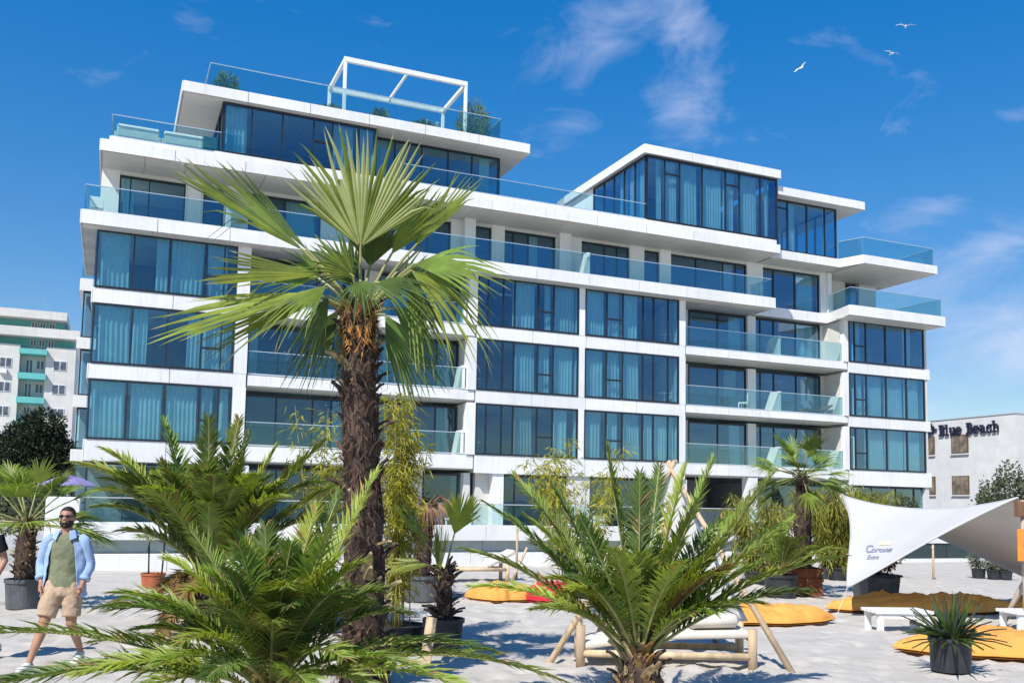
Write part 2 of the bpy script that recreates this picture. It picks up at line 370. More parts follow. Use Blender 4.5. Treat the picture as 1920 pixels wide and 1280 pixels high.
# left wing windows
AM = {1: (.45, 1.85, 3.2, 3.96), 2: (.5, 1.84, 3.18, 3.96), 3: (.44, 1.81, 3.22, 3.96)}
AC = {1: [(-.85, .35), (.6, 1.75), (1.95, 3.1), (3.3, 3.75), (4.0, 4.35)], 2: [(-.75, .4), (.55, 1.1), (2.65, 3.15), (3.25, 4.4)], 3: [(-.8, .25), (1.3, 1.75), (1.9, 3.15), (3.3, 4.1)]}
for k in (1, 2, 3): window(-.95, 4.48, 0, LV[k][0], LV[k][1], AM[k], AC[k], [(3, LV[k][0]+.95)])
wall(-1.0, -.96, .05, 8, 4.2, 12.6, 'window_glass', 'side_glazing')
# balcony bay windows
for k in (1, 2, 3):
    z0, z1 = LV[k]
    window(5.2, 10.3, 1.5, z0, z1-.08, (6.54, 8.13, 8.97), [(5.3, 5.7)] if k == 2 else [(9.1, 9.9)])
    wall(10.3, 11.0, 1.45, 1.8, z0, z1, 'wall_cream')
    window(11.0, 14.95, 1.5, z0, z1-.08, (12.7, 13.9), [(11.1, 11.6), (13.95, 14.7, 'curtain_sand')])
    railing([(5.1, .16), (14.9, .16)], z0, 1.0)
    divider(14.7, z0)
    MB().tube([(14.6, 1.42, z0+1.75), (14.6, 1.36, z0+1.75), (14.6, 1.36, z0+1.95)], .05, 8).build('wall_lamp', 'furniture_grey', BLD)
# middle windows
CM1 = (15.87, 16.65, 17.23, 18.47, 19.29); CM2 = (22.21, 23.12, 24.29, 24.91, 25.77)
CC1 = {1: [(17.35, 18.3, 'curtain_sand'), (19.4, 20.2)], 2: [(17.3, 18.4), (18.6, 19.2), (19.4, 20.5)], 3: [(17.25, 18.4), (18.9, 19.2), (19.4, 20.5)]}
CC2 = {1: [(21.05, 22.1), (22.3, 23.0), (23.2, 24.2), (24.4, 26.3)], 2: [(21.1, 22.15), (22.3, 23.05), (23.15, 24.2)], 3: [(21.1, 22.15), (22.3, 23.05), (23.2, 24.1)]}
for k in (1, 2, 3):
    window(15.34, 20.65, 0, LV[k][0], LV[k][1], CM1, CC1[k], [(4, LV[k][0]+.95)])
    window(20.99, 26.42, 0, LV[k][0], LV[k][1], CM2, CC2[k], [(1, LV[k][0]+.95)])
    z0, z1 = LV[k]
    window(28.17, 31.94, 1.75, z0, z1-.05, (30.06,), [(30.7, 31.5, 'curtain_sand')] if k == 2 else [(31.0, 31.7)])
    wall(26.8, 28.17, 1.75, 2.0, z0, z1, 'wall_cream'); wall(31.94, 32.48, 1.55, 2.0, z0, z1, 'white_panel', 'column')
    window(32.48, 37.14, 1.75, z0, z1-.05, (32.92, 33.84, 35.41), [(35.6, 36.9)] if k == 3 else [(36.2, 36.9)])
    wall(37.14, 37.42, 1.75, 2.0, z0, z1, 'wall_cream')
    railing([(26.9, .14), (37.5, .14)], z0-.02, 1.05)
    divider(32.9, z0-.03); 
    if k < 3: divider(37.1, z0-.03)
    cr = {1: [(38.95, 40.3), (40.45, 41.85), (42.0, 43.1)], 2: [(38.2, 38.8), (38.95, 40.25), (40.5, 41.8), (42.0, 43.1)], 3: [(38.2, 38.7), (41.9, 42.6)]}[k]
    window(37.64, 43.32, 0, z0, z1, (38.08, 38.9, 40.36, 41.9), cr, [(1, z0+.95)])
    MB().box(43.24, 43.25, .07, 4, z0, z1).build('side_glazing', 'window_glass', BLD)
# ground floor behind the terrace
z0, z1 = .62, 3.32
window(-.9, 4.4, .3, z0, z1, (.5, 1.9, 3.3)); wall(4.4, 5.3, .1, .6, z0, 3.36, 'white_panel', 'column')
window(5.3, 10.2, 1.2, z0, z1, (6.6, 8.2)); wall(10.2, 13.16, .9, 1.4, z0, 3.55, 'wall_cream')
window(13.16, 15.6, .9, z0, z1, (14.86,)); wall(15.6, 16.3, .5, .9, z0, 3.36, 'wall_cream'); wall(16.3, 16.85, .06, .6, z0, 3.36, 'white_panel', 'column')
window(16.9, 20.2, .3, z0, z1, (17.5, 18.9)); wall(20.2, 21.4, .1, .6, z0, 3.36, 'wall_cream'); window(21.4, 26.2, .3, z0, z1, (22.8, 24.4)); wall(26.2, 27.0, .1, .6, z0, 3.36, 'white_panel', 'column')
MB().box(27.2, 30.7, 4.0, 4.2, z0, 3.5).build('wall_panel', 'interior_wall', BLD); wall(30.8, 31.4, .06, .6, z0, 3.6, 'white_panel', 'column')
window(31.5, 37.2, .8, z0, z1, (33, 35.0)); wall(37.2, 37.9, .06, .6, z0, 3.36, 'white_panel', 'column'); window(37.95, 43.6, .25, z0, z1, (39.4, 41.2, 42.6))
# storey five: wide slab edge, recessed rooms
slab([(-1.55, -.6), (32.1, -.6), (32.1, 1.25), (37.3, 1.25), (36.65, -1.2), (43.75, -1.2)], 9, 12.6, 13.15)
soffit(-1.5, 32.0, -.55, .0, 12.59, 2.6); soffit(36.75, 43.6, -1.12, -.02, 12.59, 2.6)
L5 = [(-.25, 2.37, (.18, .92), [(-.1, .3)]), (3.1, 3.96, (), []), (5.0, 8.2, (6.57,), [(6.7, 8.0)]), (9.6, 11.6, (10.6,), []), (12.2, 14.45, (13.3,), []), (15.66, 16.56, (), []), (17.24, 20.05, (17.75, 18.57), [(18.7, 19.2)]),
      (21.5, 24.33, (22.9, 23.63), []), (25.21, 26.16, (), []), (26.86, 31.82, (28.53, 30.28, 31.14), [(30.4, 31.1)]), (32.89, 36.97, (33.71, 35.22), [(35.6, 36.7)])]
pu = -.95
for a, b, m_, c_ in L5:
    wall(pu, a, 1.42, 1.75, 13.15, 15.62, 'white_panel' if pu > -.9 else 'white_panel')
    MB().box(a, b, 1.44, 1.75, 15.42, 15.62).build('lintel', 'wall_cream', BLD)
    window(a, b, 1.58, 13.15, 15.42, m_, c_); pu = b
wall(pu, 37.4, 1.42, 1.75, 13.15, 15.62)
wall(15.0, 15.55, 1.0, 1.41, 13.15, 15.6, 'white_panel', 'column'); wall(20.1, 20.75, 1.1, 1.41, 13.15, 15.6, 'white_panel', 'column'); wall(2.45, 3.0, 1.2, 1.41, 13.15, 15.6, 'white_panel', 'column')
divider(20.9, 13.15, -.35, 1.3, 1.15); divider(3.95, 13.15, -.35, 1.3, 1.15)
railing([(-1.45, 5), (-1.45, -.45), (31.95, -.45), (31.95, 1.3)], 13.15, 1.05)
# right end of storey five
wall(37.4, 37.7, 1.3, 1.6, 13.15, 15.6, 'white_panel', 'column')
window(37.72, 38.2, 2.7, 13.15, 15.4, ()); wall(38.2, 39.9, 2.6, 2.9, 13.15, 15.6, 'wall_cream'); window(39.9, 41.0, 2.75, 13.15, 15.2, ()); wall(41.0, 42.3, 2.6, 2.9, 13.15, 15.6, 'wall_cream'); wall(41.9, 42.3, 2.9, 8, 13.15, 15.6, 'wall_cream')
railing([(37.35, 1.2), (36.85, -1.05), (43.6, -1.05), (43.6, 5)], 13.15, 1.05)
# top slab and terraces
slab([(-1.0, -.65), (32.4, -.65), (32.4, .15), (37.2, .15), (37.75, -1.2), (43.2, -1.2)], 9.5, 15.6, 16.07)
soffit(-.92, 32.3, -.58, 1.42, 15.6, 1.62); soffit(32.5, 37.2, .22, 1.42, 15.6, 1.62); soffit(37.75, 43.1, -1.12, 2.6, 15.6, 1.62)
MB().box(-.7, 3.3, -.36, -.2, 16.06, 16.34).box(-.7, -.54, -.2, 7, 16.06, 16.34).build('upstand', 'white_panel', BLD, bevel=.01)
MB().box(3.31, 32.35, -.44, -.3, 16.06, 16.38).build('upstand', 'white_panel', BLD, bevel=.01)
railing([(-.62, 7), (-.62, -.28), (4.4, -.28)], 16.34, .92)
railing([(11.2, -.37), (24.3, -.37)], 16.38, .82)
railing([(37.3, .3), (37.85, -1.05), (43.05, -1.05), (43.05, 6)], 16.07, 1.05)
# penthouse on the left, roof deck and pergola above it
slab([(1.95, -.62), (17.6, -.62)], 5.0, 18.62, 19.06, name='roof_slab'); soffit(2.0, 17.55, -.58, 4.9, 18.62, 2.6)
window(3.62, 10.2, -.33, 16.4, 18.58, (4.78, 6.06, 7.4, 8.22, 9.4), [(3.75, 4.6), (8.3, 9.2), (9.5, 10.1)], [(3, 17.55)])
window(-.33, 4.4, 0, 16.2, 18.58, (1.2, 2.8), (), (), side=3.62)
window(10.2, 16.5, .55, 16.2, 18.58, (11.3, 12.6, 13.9, 15.1), [(10.4, 11.0), (15.6, 16.1)]); window(.55, 4.4, 0, 16.2, 18.58, (2.2,), (), (), side=16.5)
MB().box(10.19, 10.25, -.27, .5, 16.2, 18.58).build('side_glazing', 'frame_dark', BLD)
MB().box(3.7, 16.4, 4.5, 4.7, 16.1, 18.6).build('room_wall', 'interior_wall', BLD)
railing([(3.0, 4.6), (3.0, -.42), (16.15, -.42), (16.15, 4.6)], 19.06, 1.05)
pg = MB(); zt = 21.7
PGX = (8.78, 14.55); PY0, PY1 = .1, 3.4
for x in PGX:
    pg.bar((x, PY0, zt), (x, PY1, zt), .15, .18); 
    for y in (PY0, PY1): pg.bar((x, y, 19.06), (x, y, zt+.09), .14, .14)
for y in (PY0, PY1): pg.bar((PGX[0]-.07, y, zt+.02), (PGX[1]+.07, y, zt+.02), .16, .22)
pg.build('pergola', 'white_paint', BLD, bevel=.008)
MB().bar((11.7, PY0, zt), (11.7, PY1, zt), .09, .12).build('pergola_rafter', 'white_paint', BLD)
for x in (13.0, 13.55): MB().bar((x, 1.2, 19.06), (x, 1.2, 20.1), .12, .12).build('roof_post', 'white_paint', BLD)
MB().box(7.0, 7.2, 1.0, 1.2, 19.06, 19.5).build('roof_vent', 'white_paint', BLD)
# middle penthouse, the tallest
slab([(23.95, -.62), (32.5, -.62)], 9.4, 19.75, 20.2, name='roof_slab')
window(24.2, 32.4, -.4, 16.4, 19.73, (25.28, 26.18, 27.56, 29.03, 29.92, 31.28), [(24.9, 25.2), (25.35, 26.1), (26.3, 27.4), (27.7, 28.9), (29.1, 29.8), (30.05, 31.2), (31.7, 32.0)], [(1, 18.95), (4, 18.95)])
window(-.36, 5.2, 0, 16.2, 19.73, (.7, 1.8, 2.9, 4.0), [(0, .6), (.8, 1.7), (1.95, 2.7)], (), side=24.2)
wall(24.15, 24.35, 5.22, 9.3, 16.07, 19.75, 'white_panel')
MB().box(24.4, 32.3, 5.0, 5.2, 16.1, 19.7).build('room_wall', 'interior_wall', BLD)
wall(32.41, 32.44, -.4, .3, 16.07, 19.75, 'frame_dark')
# lower penthouse at the right
slab([(32.52, -.3), (38.7, -.3)], 6, 19.0, 19.45, name='roof_slab'); soffit(32.6, 38.6, -.25, 5.8, 19.0, 2.6)
window(32.5, 37.12, .3, 16.1, 18.97, (33.68, 35.02, 36.3), [(34.0, 34.4), (36.4, 36.7)], [(0, 18.5)]); window(.3, 5.0, 0, 16.1, 18.97, (2.0, 3.6), (), (), side=37.12)
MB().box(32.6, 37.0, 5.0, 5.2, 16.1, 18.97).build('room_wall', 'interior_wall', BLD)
# rear wing seen past the left corner
for z0, z1 in ((3.7, 4.3), (6.4, 7.0), (9.35, 9.92), (12.3, 12.9)):
    MB().box(-1.88, .4, 11, 16, z0, z1).build('rear_band', 'white_panel', BLD, bevel=.01)
for z0, z1 in ((.6, 3.7), (4.3, 6.4), (7.0, 9.35), (9.92, 12.3)): window(-1.7, .3, 11.15, z0, z1, (-1.1,), [(-1.0, .2)])
MB().box(-1.6, .3, 12.5, 15.8, 0, 12.3).build('room_wall', 'interior_wall', BLD); railing([(-1.8, 15), (-1.8, 11.1), (.2, 11.1)], 12.9, 1.0)
MB().box(-.9, 43.2, 9.0, 9.2, 0, 12.6).build('room_wall', 'concrete', BLD); MB().box(-.5, 42, 9.2, 9.4, 12.6, 15.6).build('room_wall', 'concrete', BLD)

# ------------------------------------------------------------------ podium in front of the hotel
POD = thing('terrace_podium', 'raised white terrace wall with glass rail along the foot of the hotel', 'terrace', BLD.location, YAW)
MB().box(-3.0, 47, -12.5, .02, -.2, .62).build('terrace_floor', 'concrete', POD)
def pod_row(u0, u1, y0, y1, z0, z1, m, ln, name='wall_panel', gap=.012):
    k = max(1, round((u1-u0)/ln)); w = (u1-u0)/k
    for i in range(k): MB().box(u0+i*w+gap/2, u0+(i+1)*w-gap/2, y0, y1, z0, z1).build(name, m, POD, bevel=.006)
pod_row(-1.4, 27.9, -13.0, -12.6, .80, 1.27, 'white_panel', 2.4); pod_row(-1.4, 27.9, -12.7, -12.55, .44, .80, 'podium_recess', 2.4); pod_row(-1.4, 27.9, -12.95, -12.6, -.15, .43, 'white_panel', 3.0)
pod_row(28.0, 47, -13.0, -12.6, .72, 1.0, 'white_panel', 2.4); pod_row(28.0, 47, -12.9, -12.6, .14, .66, 'pool_glass', 2.4, 'glass_panel'); pod_row(28.0, 47, -13.02, -12.55, -.15, .13, 'white_panel', 3.0); pod_row(28.0, 47, -12.55, -12.5, .1, .9, 'podium_recess', 4)
MB().box(-1.5, -.7, -13.05, -11.5, -.1, 1.92).build('end_pier', 'white_panel', POD, bevel=.01)
fr = MB(); fr.bar((-.7, -12.8, 1.92), (27.9, -12.8, 1.92), .04, .03); B_ = fr.build('balustrade', 'steel_light', POD)
for i in range(17): MB().box(-.68+i*1.68, -.68+(i+1)*1.68-.014, -12.808, -12.792, 1.27, 1.9).build('glass_pane', 'rail_glass', B_)

# ------------------------------------------------------------------ neighbours
def at(x, y, depth):          # point seen at photo position (x, y) at distance depth along +Y
    d = _f+_x2*((x-960)/1745)-_u2*((y-799.3)/1745)
    return Vector((0, 0, 1.9))+d*(depth/d.y)
def gnd(x, y, z=0):
    d = _f+_x2*((x-960)/1745)-_u2*((y-799.3)/1745)
    return Vector((0, 0, 1.9))+d*((z-1.9)/d.z)
# far block on the left with turquoise balconies
FB = thing('apartment_block', 'distant pale apartment block with turquoise balconies at the left edge', 'building', BLD.location, YAW)
def fb(name, m, x0, x1, y0, y1, z0, z1, par=None): return MB().box(x0, x1, y0, y1, z0, z1).build(name, m, par or FB)
Y0 = 70
fb('wall', 'far_wall', -16, -9.4, Y0, Y0+10, 0, 17.9); fb('wall', 'far_wall', -6.92, -4.05, Y0, Y0+10, 0, 17.85); fb('wall', 'far_wall', -9.4, -6.92, Y0+1.3, Y0+10, 0, 17.86)
fb('recessed_storey', 'turquoise', -16, -4.3, Y0+1.4, Y0+10, 17.9, 18.8); fb('roof_band', 'far_wall', -16, -3.75, Y0-.6, Y0+10, 18.8, 19.75)
fb('recessed_storey', 'turquoise', -16, -5.5, Y0+1.6, Y0+10, 19.75, 20.8); fb('roof_band', 'far_wall', -16, -5.1, Y0-.3, Y0+10, 20.8, 21.65)
def fwin(x0, x1, z0, z1, y=Y0):
    w = fb('window', 'white_paint', x0, x1, y-.06, y+.03, z0, z1); xm = (x0+x1)/2
    fb('pane', 'far_pane', x0+.07, xm-.05, y-.09, y-.055, z0+.07, z1-.07, w); fb('pane', 'far_pane', xm+.05, x1-.07, y-.09, y-.055, z0+.07, z1-.07, w)
for k in range(6):
    z = 15.4-2.55*k
    fwin(-6.2, -4.9, z, z+1.05); fwin(-11.25, -10.1, z, z+1.05)
    if k < 5: fb('balcony', 'turquoise', -9.45, -6.8, Y0-.7, Y0+1.3, z+1.42-(0 if k else -.1), z+2.05)
    fwin(-8.9, -8.2, z-.65, z+1.15, Y0+1.3); fwin(-7.9, -7.1, z+.1, z+1.1, Y0+1.3)
for x in (-8.6, -7.8, -6.9): fwin(x, x+.6, 18.0, 18.75, Y0+1.4); fwin(x, x+.6, 19.95, 20.7, Y0+1.6)
fb('air_unit', 'white_paint', -11.2, -10.5, Y0-.4, Y0-.02, 14.75, 15.2)
# low white building with the sign
SB = thing('beach_building', 'low white rendered building with dark sign letters right of the hotel', 'building', BLD.location, YAW)
def sb(name, m, x0, x1, y0, y1, z0, z1, par=None, bev=0): return MB().box(x0, x1, y0, y1, z0, z1).build(name, m, par or SB, bevel=bev)
sb('wall', 'white_render', 56, 70, 4.0, 22, -.2, 8.7); sb('parapet_cap', 'steel_light', 55.94, 70.06, 3.94, 22, 8.7, 8.78)
def swin(yc, zc, w=1.45, h=1.36):
    o = sb('window', 'brown_frame', 55.93, 56.02, yc-w/2, yc+w/2, zc-h/2, zc+h/2)
    for a, b in ((yc-w/2+.07, yc-.03), (yc+.03, yc+w/2-.07)): sb('pane', 'window_amber', 55.915, 55.94, a, b, zc-h/2+.07, zc+h/2-.07, o)
    sb('sill', 'white_render', 55.86, 56.0, yc-w/2-.05, yc+w/2+.05, zc-h/2-.08, zc-h/2, o)
mat('window_amber', (.20, .155, .11), .12, var=.5, vscale=1.2, spec=.6)
for y in (8.6, 11.55, 14.5):
    swin(y, 6.85); swin(y, 3.9)
sb('annex', 'concrete', 70.01, 80, 6, 20, 0, 7.9)
# sign letters: slab-serif strokes set proud of the wall
SIGN = None
def letters(word, h, sp=.12):
    """simple slab serif glyphs as boxes on a 5x7 grid with rounded bowls"""
    G = {'B': ['#### ', ' #  #', ' #  #', ' ### ', ' #  #', ' #  #', '#### '], 'l': ['## ', ' # ', ' # ', ' # ', ' # ', ' # ', '###'], 'u': ['     ', '     ', '## ##', ' #  #', ' #  #', ' # ##', ' ## #'],
         'e': ['     ', '     ', ' ### ', '#   #', '#####', '#    ', ' ### '], 'a': ['     ', '     ', '###  ', '   # ', ' ### ', '#  # ', ' ####'], 'c': ['    ', '    ', ' ###', '#  #', '#   ', '#  #', ' ## '], 'h': ['##   ', ' #   ', ' ### ', ' #  #', ' #  #', ' #  #', '### #'], ' ': ['   ']*7}
    out_ = []; x = 0; c = h/7
    for ch in word:
        g = G[ch]; out_.append((ch, x, [(i, 6-j) for j, row in enumerate(g) for i, p in enumerate(row) if p == '#'])); x += (len(g[0])+.6)*c
    return out_, c
gl, c_ = letters('Blue Beach', .95)
L0 = 10.35      # first letter starts here, text runs towards the near corner (decreasing y)
for ch, x, cells_ in gl:
    if ch == ' ': continue
    b = MB()
    for i, j in cells_:
        y1 = L0-(x+i*c_)*.735; b.box(55.84, 55.93, y1-c_*.735*1.04, y1+.002, 7.52+j*c_*.86, 7.52+(j+1)*c_*.86*1.0+.004)
    b.build('sign_letter', 'navy_letter', SB)
e = MB(); 
for k in range(14):
    a0, a1 = 2*PI*k/14, 2*PI*(k+1)/14
    e.bar((55.88, 11.05+.26*math.cos(a0), 8.05+.26*math.sin(a0)), (55.88, 11.05+.26*math.cos(a1), 8.05+.26*math.sin(a1)), .16, .09, up=(1, 0, 0))
e.box(55.84, 55.93, 11.25, 11.4, 7.45, 8.3); e.box(55.84, 55.93, 10.55, 10.67, 7.95, 8.1); e.box(55.84, 55.93, 10.98, 11.1, 8.4, 8.52)
e.build('sign_emblem', 'navy_letter', SB)
# purple parasol far left
mat('purple_cloth', (.32, .27, .55), .8, var=.05, trans=.2); mat('metal_pole', (.5, .5, .5), .4, metal=.6)
P = at(128, 912, 33); PU = thing('parasol', 'small lilac parasol on the terrace beside the dark tree', 'parasol', (P.x, P.y, .6))
m = MB(); m.lathe([(1.0, 1.72), (.98, 1.75), (.5, 1.98), (.03, 2.1), (.02, 2.08), (.5, 1.95)], 8); m.build('canopy', 'purple_cloth', PU); MB().tube([(0, 0, 0), (0, 0, 2.08)], .025, 6).build('pole', 'metal_pole', PU)

# ------------------------------------------------------------------ things on the terraces (in hotel coordinates)
Q = Matrix.Translation(BLD.location) @ Matrix.Rotation(YAW, 4, 'Z')
def bp(u, y, z): return Q @ Vector((u, y, z))
def sofa(u, y, z, label, w=1.6, rz=0):
    s = thing('sofa', label, 'sofa', bp(u, y, z), YAW+rz, 'sofas on the roof terrace')
    MB().box(-w/2, w/2, -.4, .4, .08, .42).build('seat', 'sofa_fabric', s, bevel=.05, seg=3); MB().box(-w/2, w/2, -.42, -.2, .42, .95).build('backrest', 'sofa_fabric', s, bevel=.05, seg=3)
    for sx in (-1, 1): MB().box(sx*w/2-.09, sx*w/2+.09, -.42, .4, .08, .62).build('armrest', 'sofa_fabric', s, bevel=.04, seg=3)
    for sx in (-1, 1):
        for sy in (-.3, .3): MB().box(sx*(w/2-.1)-.03, sx*(w/2-.1)+.03, sy-.03, sy+.03, 0, .08).build('foot', 'furniture_grey', s)
sofa(.35, .35, 16.08, 'white sofa nearer the left corner of the upper left roof terrace'); sofa(2.15, .35, 16.08, 'white sofa under the penthouse roof edge on the upper left terrace')
mat('teal_cloth', (.05, .17, .20), .8); mat('lounger_brown', (.10, .07, .055), .8)
tb = thing('armchair', 'dark teal armchair beside the white sofas on the roof terrace', 'armchair', bp(3.15, .1, 16.08), YAW)
MB().box(-.3, .3, -.3, .3, .1, .42).build('seat', 'teal_cloth', tb, bevel=.04); MB().box(-.3, .3, -.32, -.16, .42, .95).build('backrest', 'teal_cloth', tb, bevel=.04)
for sx in (-1, 1):
    for sy in (-1, 1): MB().box(sx*.25-.02, sx*.25+.02, sy*.25-.02, sy*.25+.02, 0, .1).build('leg', 'furniture_grey', tb)
def chair(name, lab, u, y, z, m, grp=None, rz=0):
    s = thing(name, lab, 'chair', bp(u, y, z), YAW+rz, grp)
    MB().box(-.26, .26, -.26, .26, .40, .46).build('seat', m, s, bevel=.015); MB().box(-.26, .26, -.28, -.23, .46, .92).build('backrest', m, s, bevel=.015)
    for sx in (-1, 1):
        for sy in (-1, 1): MB().box(sx*.23-.02, sx*.23+.02, sy*.23-.02, sy*.23+.02, 0, .40).build('leg', m, s)
chair('balcony_chair', 'white chair at the far left corner of the fifth storey balcony', -1.05, .9, 13.16, 'white_paint')
chair('balcony_chair', 'white chair on the middle right balcony beside the column', 31.2, .9, 7.18, 'white_paint', rz=.6)
lg = thing('sun_lounger', 'brown lounger lying on the middle right balcony', 'lounger', bp(35.9, .8, 7.18), YAW)
MB().box(-.9, .5, -.3, .3, .22, .34).build('seat', 'lounger_brown', lg, bevel=.03); m = MB(); m.bar((.5, 0, .30), (1.05, 0, .62), .6, .1); m.build('backrest', 'lounger_brown', lg, bevel=.03)
for sx in (-.8, .4):
    for sy in (-.25, .25): MB().box(sx-.03, sx+.03, sy-.03, sy+.03, 0, .22).build('leg', 'furniture_grey', lg)
# a few things seen inside through the glass
def inner_table(u, y, z, lab, w=.5, h=.62):
    s = thing('side_table', lab, 'table', bp(u, y, z), YAW, 'white tables behind the windows')
    MB().box(-w/2, w/2, -.22, .22, h-.04, h).build('table_top', 'white_paint', s, bevel=.008); MB().tube([(0, 0, .02), (0, 0, h-.04)], .03, 8).build('leg', 'white_paint', s); MB().lathe([(.16, 0), (.16, .02), (.03, .03)], 12).build('base', 'white_paint', s)
inner_table(26.05, .75, 7.2, 'white side table behind the third storey window beside the right balconies'); inner_table(26.05, .75, 10.25, 'white side table behind the fourth storey window beside the right balconies'); inner_table(15.62, .7, 7.2, 'white side table behind the third storey window next to the left balconies', .35); inner_table(15.62, .7, 4.22, 'white side table behind the second storey window next to the left balconies', .35)
pl = thing('pendant_lamp', 'long white ceiling lamp behind the fourth storey window right of the palm crown', 'lamp', bp(17.6, 1.0, 12.02), YAW); MB().box(-.75, .75, -.06, .06, 0, .09).build('shade', 'white_paint', pl, bevel=.02)
for sx in (-.5, .5): MB().tube([(sx, 0, .09), (sx, 0, .55)], .008, 5).build('cord', 'frame_dark', pl)
# terrace tables and chairs at ground level
def ttable(u, y, lab):
    s = thing('terrace_table', lab, 'table', bp(u, y, .62), YAW, 'tables on the hotel terrace')
    MB().box(-.6, .6, -.4, .4, .70, .75).build('table_top', 'white_paint', s, bevel=.01)
    for sx in (-1, 1):
        for sy in (-1, 1): MB().box(sx*.54-.03, sx*.54+.03, sy*.34-.03, sy*.34+.03, 0, .70).build('leg', 'white_paint', s)
ttable(17.2, -6.5, 'white table on the hotel terrace beside the middle white pillar'); ttable(12.6, -6.0, 'white table on the hotel terrace left of the middle pillar')
for i, (u, y, rz) in enumerate(((16.6, -7.2, 0), (17.8, -7.2, 0), (12.2, -6.8, 0), (13.1, -5.3, PI), (17.3, -5.7, PI), (26.0, -6.6, .4))):
    chair('terrace_chair', ('left white chair before the terrace table by the middle pillar', 'right white chair before the terrace table by the middle pillar', 'white chair in front of the terrace table left of the middle pillar', 'white chair behind the terrace table left of the middle pillar', 'white chair behind the terrace table by the middle pillar', 'lone white chair on the terrace before the dark opening')[i], u, y, .62, 'white_paint', 'chairs on the hotel terrace', rz)

# ------------------------------------------------------------------ beach furniture
mat('pine', (.60, .45, .29), .65, var=.18, vscale=9, stretch=(1, 1, .12), bump=.2, bscale=60, objvar=.08)
mat('pine_grey', (.50, .40, .31), .7, var=.18, vscale=9, stretch=(1, 1, .12), bump=.2, bscale=60)
mat('brown_wood', (.22, .12, .07), .65, var=.25, vscale=8, stretch=(1, 1, .15), bump=.2, bscale=60)
mat('canvas_white', (.66, .66, .655), .85, var=.04, vscale=1, trans=.22, trcol=(.9, .8, .7), spec=.15, bump=.05, bscale=200)
mat('cloth_thin', (.80, .79, .77), .85, var=.03, vscale=1, trans=.3, spec=.1)
mat('cream_cloth', (.66, .62, .55), .9, var=.06, vscale=3, bump=.15, bscale=120, spec=.15)
mat('orange_cloth', (.76, .345, .080), .85, var=.06, vscale=2.2, bump=.35, bscale=7, spec=.2)
mat('orange_shade', (.74, .28, .03), .85, var=.12, vscale=2.2, bump=.15, bscale=90, spec=.2)
mat('red_cloth', (.55, .03, .05), .8, var=.12, vscale=3, bump=.15, bscale=90, spec=.2)
mat('rope', (.6, .55, .45), .9); mat('logo_blue', (.24, .255, .33), .7, var=.1); mat('logo_gold', (.72, .66, .48), .6, var=.1)
mat('orange_sign', (.75, .28, .05), .5)
def panel(TL_, TR_, corner, sag, cc):
    """one side of the sail: from the ridge TL-TR down to a low corner, outer edges pulled in"""
    def S(s, t):
        c = cc*4*t*(1-t); s2 = .5+(s-.5)*(1-c*abs(2*s-1)); r = TL_.lerp(TR_, s2)-Vector((0, 0, sag*4*s2*(1-s2)))
        p = r.lerp(corner, t); return p+Vector((0, .10, -.06))*(4*t*(1-t)*4*s*(1-s)*.25)
    return S
lowA = at(1589, 1101, 17.0); hiTL = at(1578, 927, 20.0); hiM = at(1908, 932, 15.5); lowB = at(1990, 1112, 21.0)
S = panel(hiTL, hiM, lowA, .24, .16); S2 = panel(hiTL, hiM, lowB, .24, .10)
CN = thing('shade_sail', 'white stretched shade sail with printed logo over the orange cushions', 'canopy')
n = 26; m = MB()
for F_ in (S, S2): m.add([F_(i/n, j/n) for j in range(n+1) for i in range(n+1)], [(j*(n+1)+i, j*(n+1)+i+1, (j+1)*(n+1)+i+1, (j+1)*(n+1)+i) for j in range(n) for i in range(n)])
so_ = m.build('sail', 'canvas_white', CN, smooth=True); sm_ = so_.modifiers.new('thick', 'SOLIDIFY'); sm_.thickness = .012
for ed in ([S(0, i/n) for i in range(n+1)], [S(1, i/n) for i in range(n+1)], [S2(0, i/n) for i in range(n+1)], [S2(1, i/n) for i in range(n+1)]):
    MB().tube(ed, .014, 5).build('hem', 'canvas_white', CN, smooth=True)
def on_sail(o_, du, dv, pts):      # flat logo pieces laid on the sail
    out_ = []
    for a, b in pts:
        s, t = o_[0]+du[0]*a+dv[0]*b, o_[1]+du[1]*a+dv[1]*b
        p = S(s, t); nrm = (S(s+.01, t)-p).cross(S(s, t+.01)-p).normalized()
        if nrm.y > 0: nrm = -nrm
        out_.append(p+nrm*.022)
    return out_
def sail_uv(px, py):               # where on the sail a given direction meets it
    tgt = at(px, py, 17.5)-Vector((0, 0, 1.9)); tgt.normalize(); best = None
    for i in range(91):
        for j in range(91):
            s, t = i/90, j/90; d = (S(s, t)-Vector((0, 0, 1.9))).normalized(); e_ = (d-tgt).length
            if best is None or e_ < best[0]: best = (e_, s, t)
    return Vector(best[1:])
u0, u1, u2 = sail_uv(1622, 1038), sail_uv(1682, 1035), sail_uv(1623, 1012)
du_, dv_ = (u1-u0)/68, (u2-u0)/30
def text_piece(word, x, y, h, name, m_, shear=.0, bold=.02):
    cu = bpy.data.curves.new('t', 'FONT'); cu.body = word; cu.size = h*1.35; cu.offset = bold*h; cu.resolution_u = 3; cu.shear = shear
    to = bpy.data.objects.new('t', cu); COL.objects.link(to); dg = bpy.context.evaluated_depsgraph_get(); me = bpy.data.meshes.new_from_object(to.evaluated_get(dg))
    pts = on_sail(u0, du_, dv_, [(x+v.co.x, y+v.co.y) for v in me.vertices])
    mm = MB(); mm.add(pts, [tuple(p.vertices) for p in me.polygons]); o = mm.build(name, m_, CN); sd = o.modifiers.new('t', 'SOLIDIFY'); sd.thickness = .006
    bpy.data.objects.remove(to); bpy.data.meshes.remove(me); return o
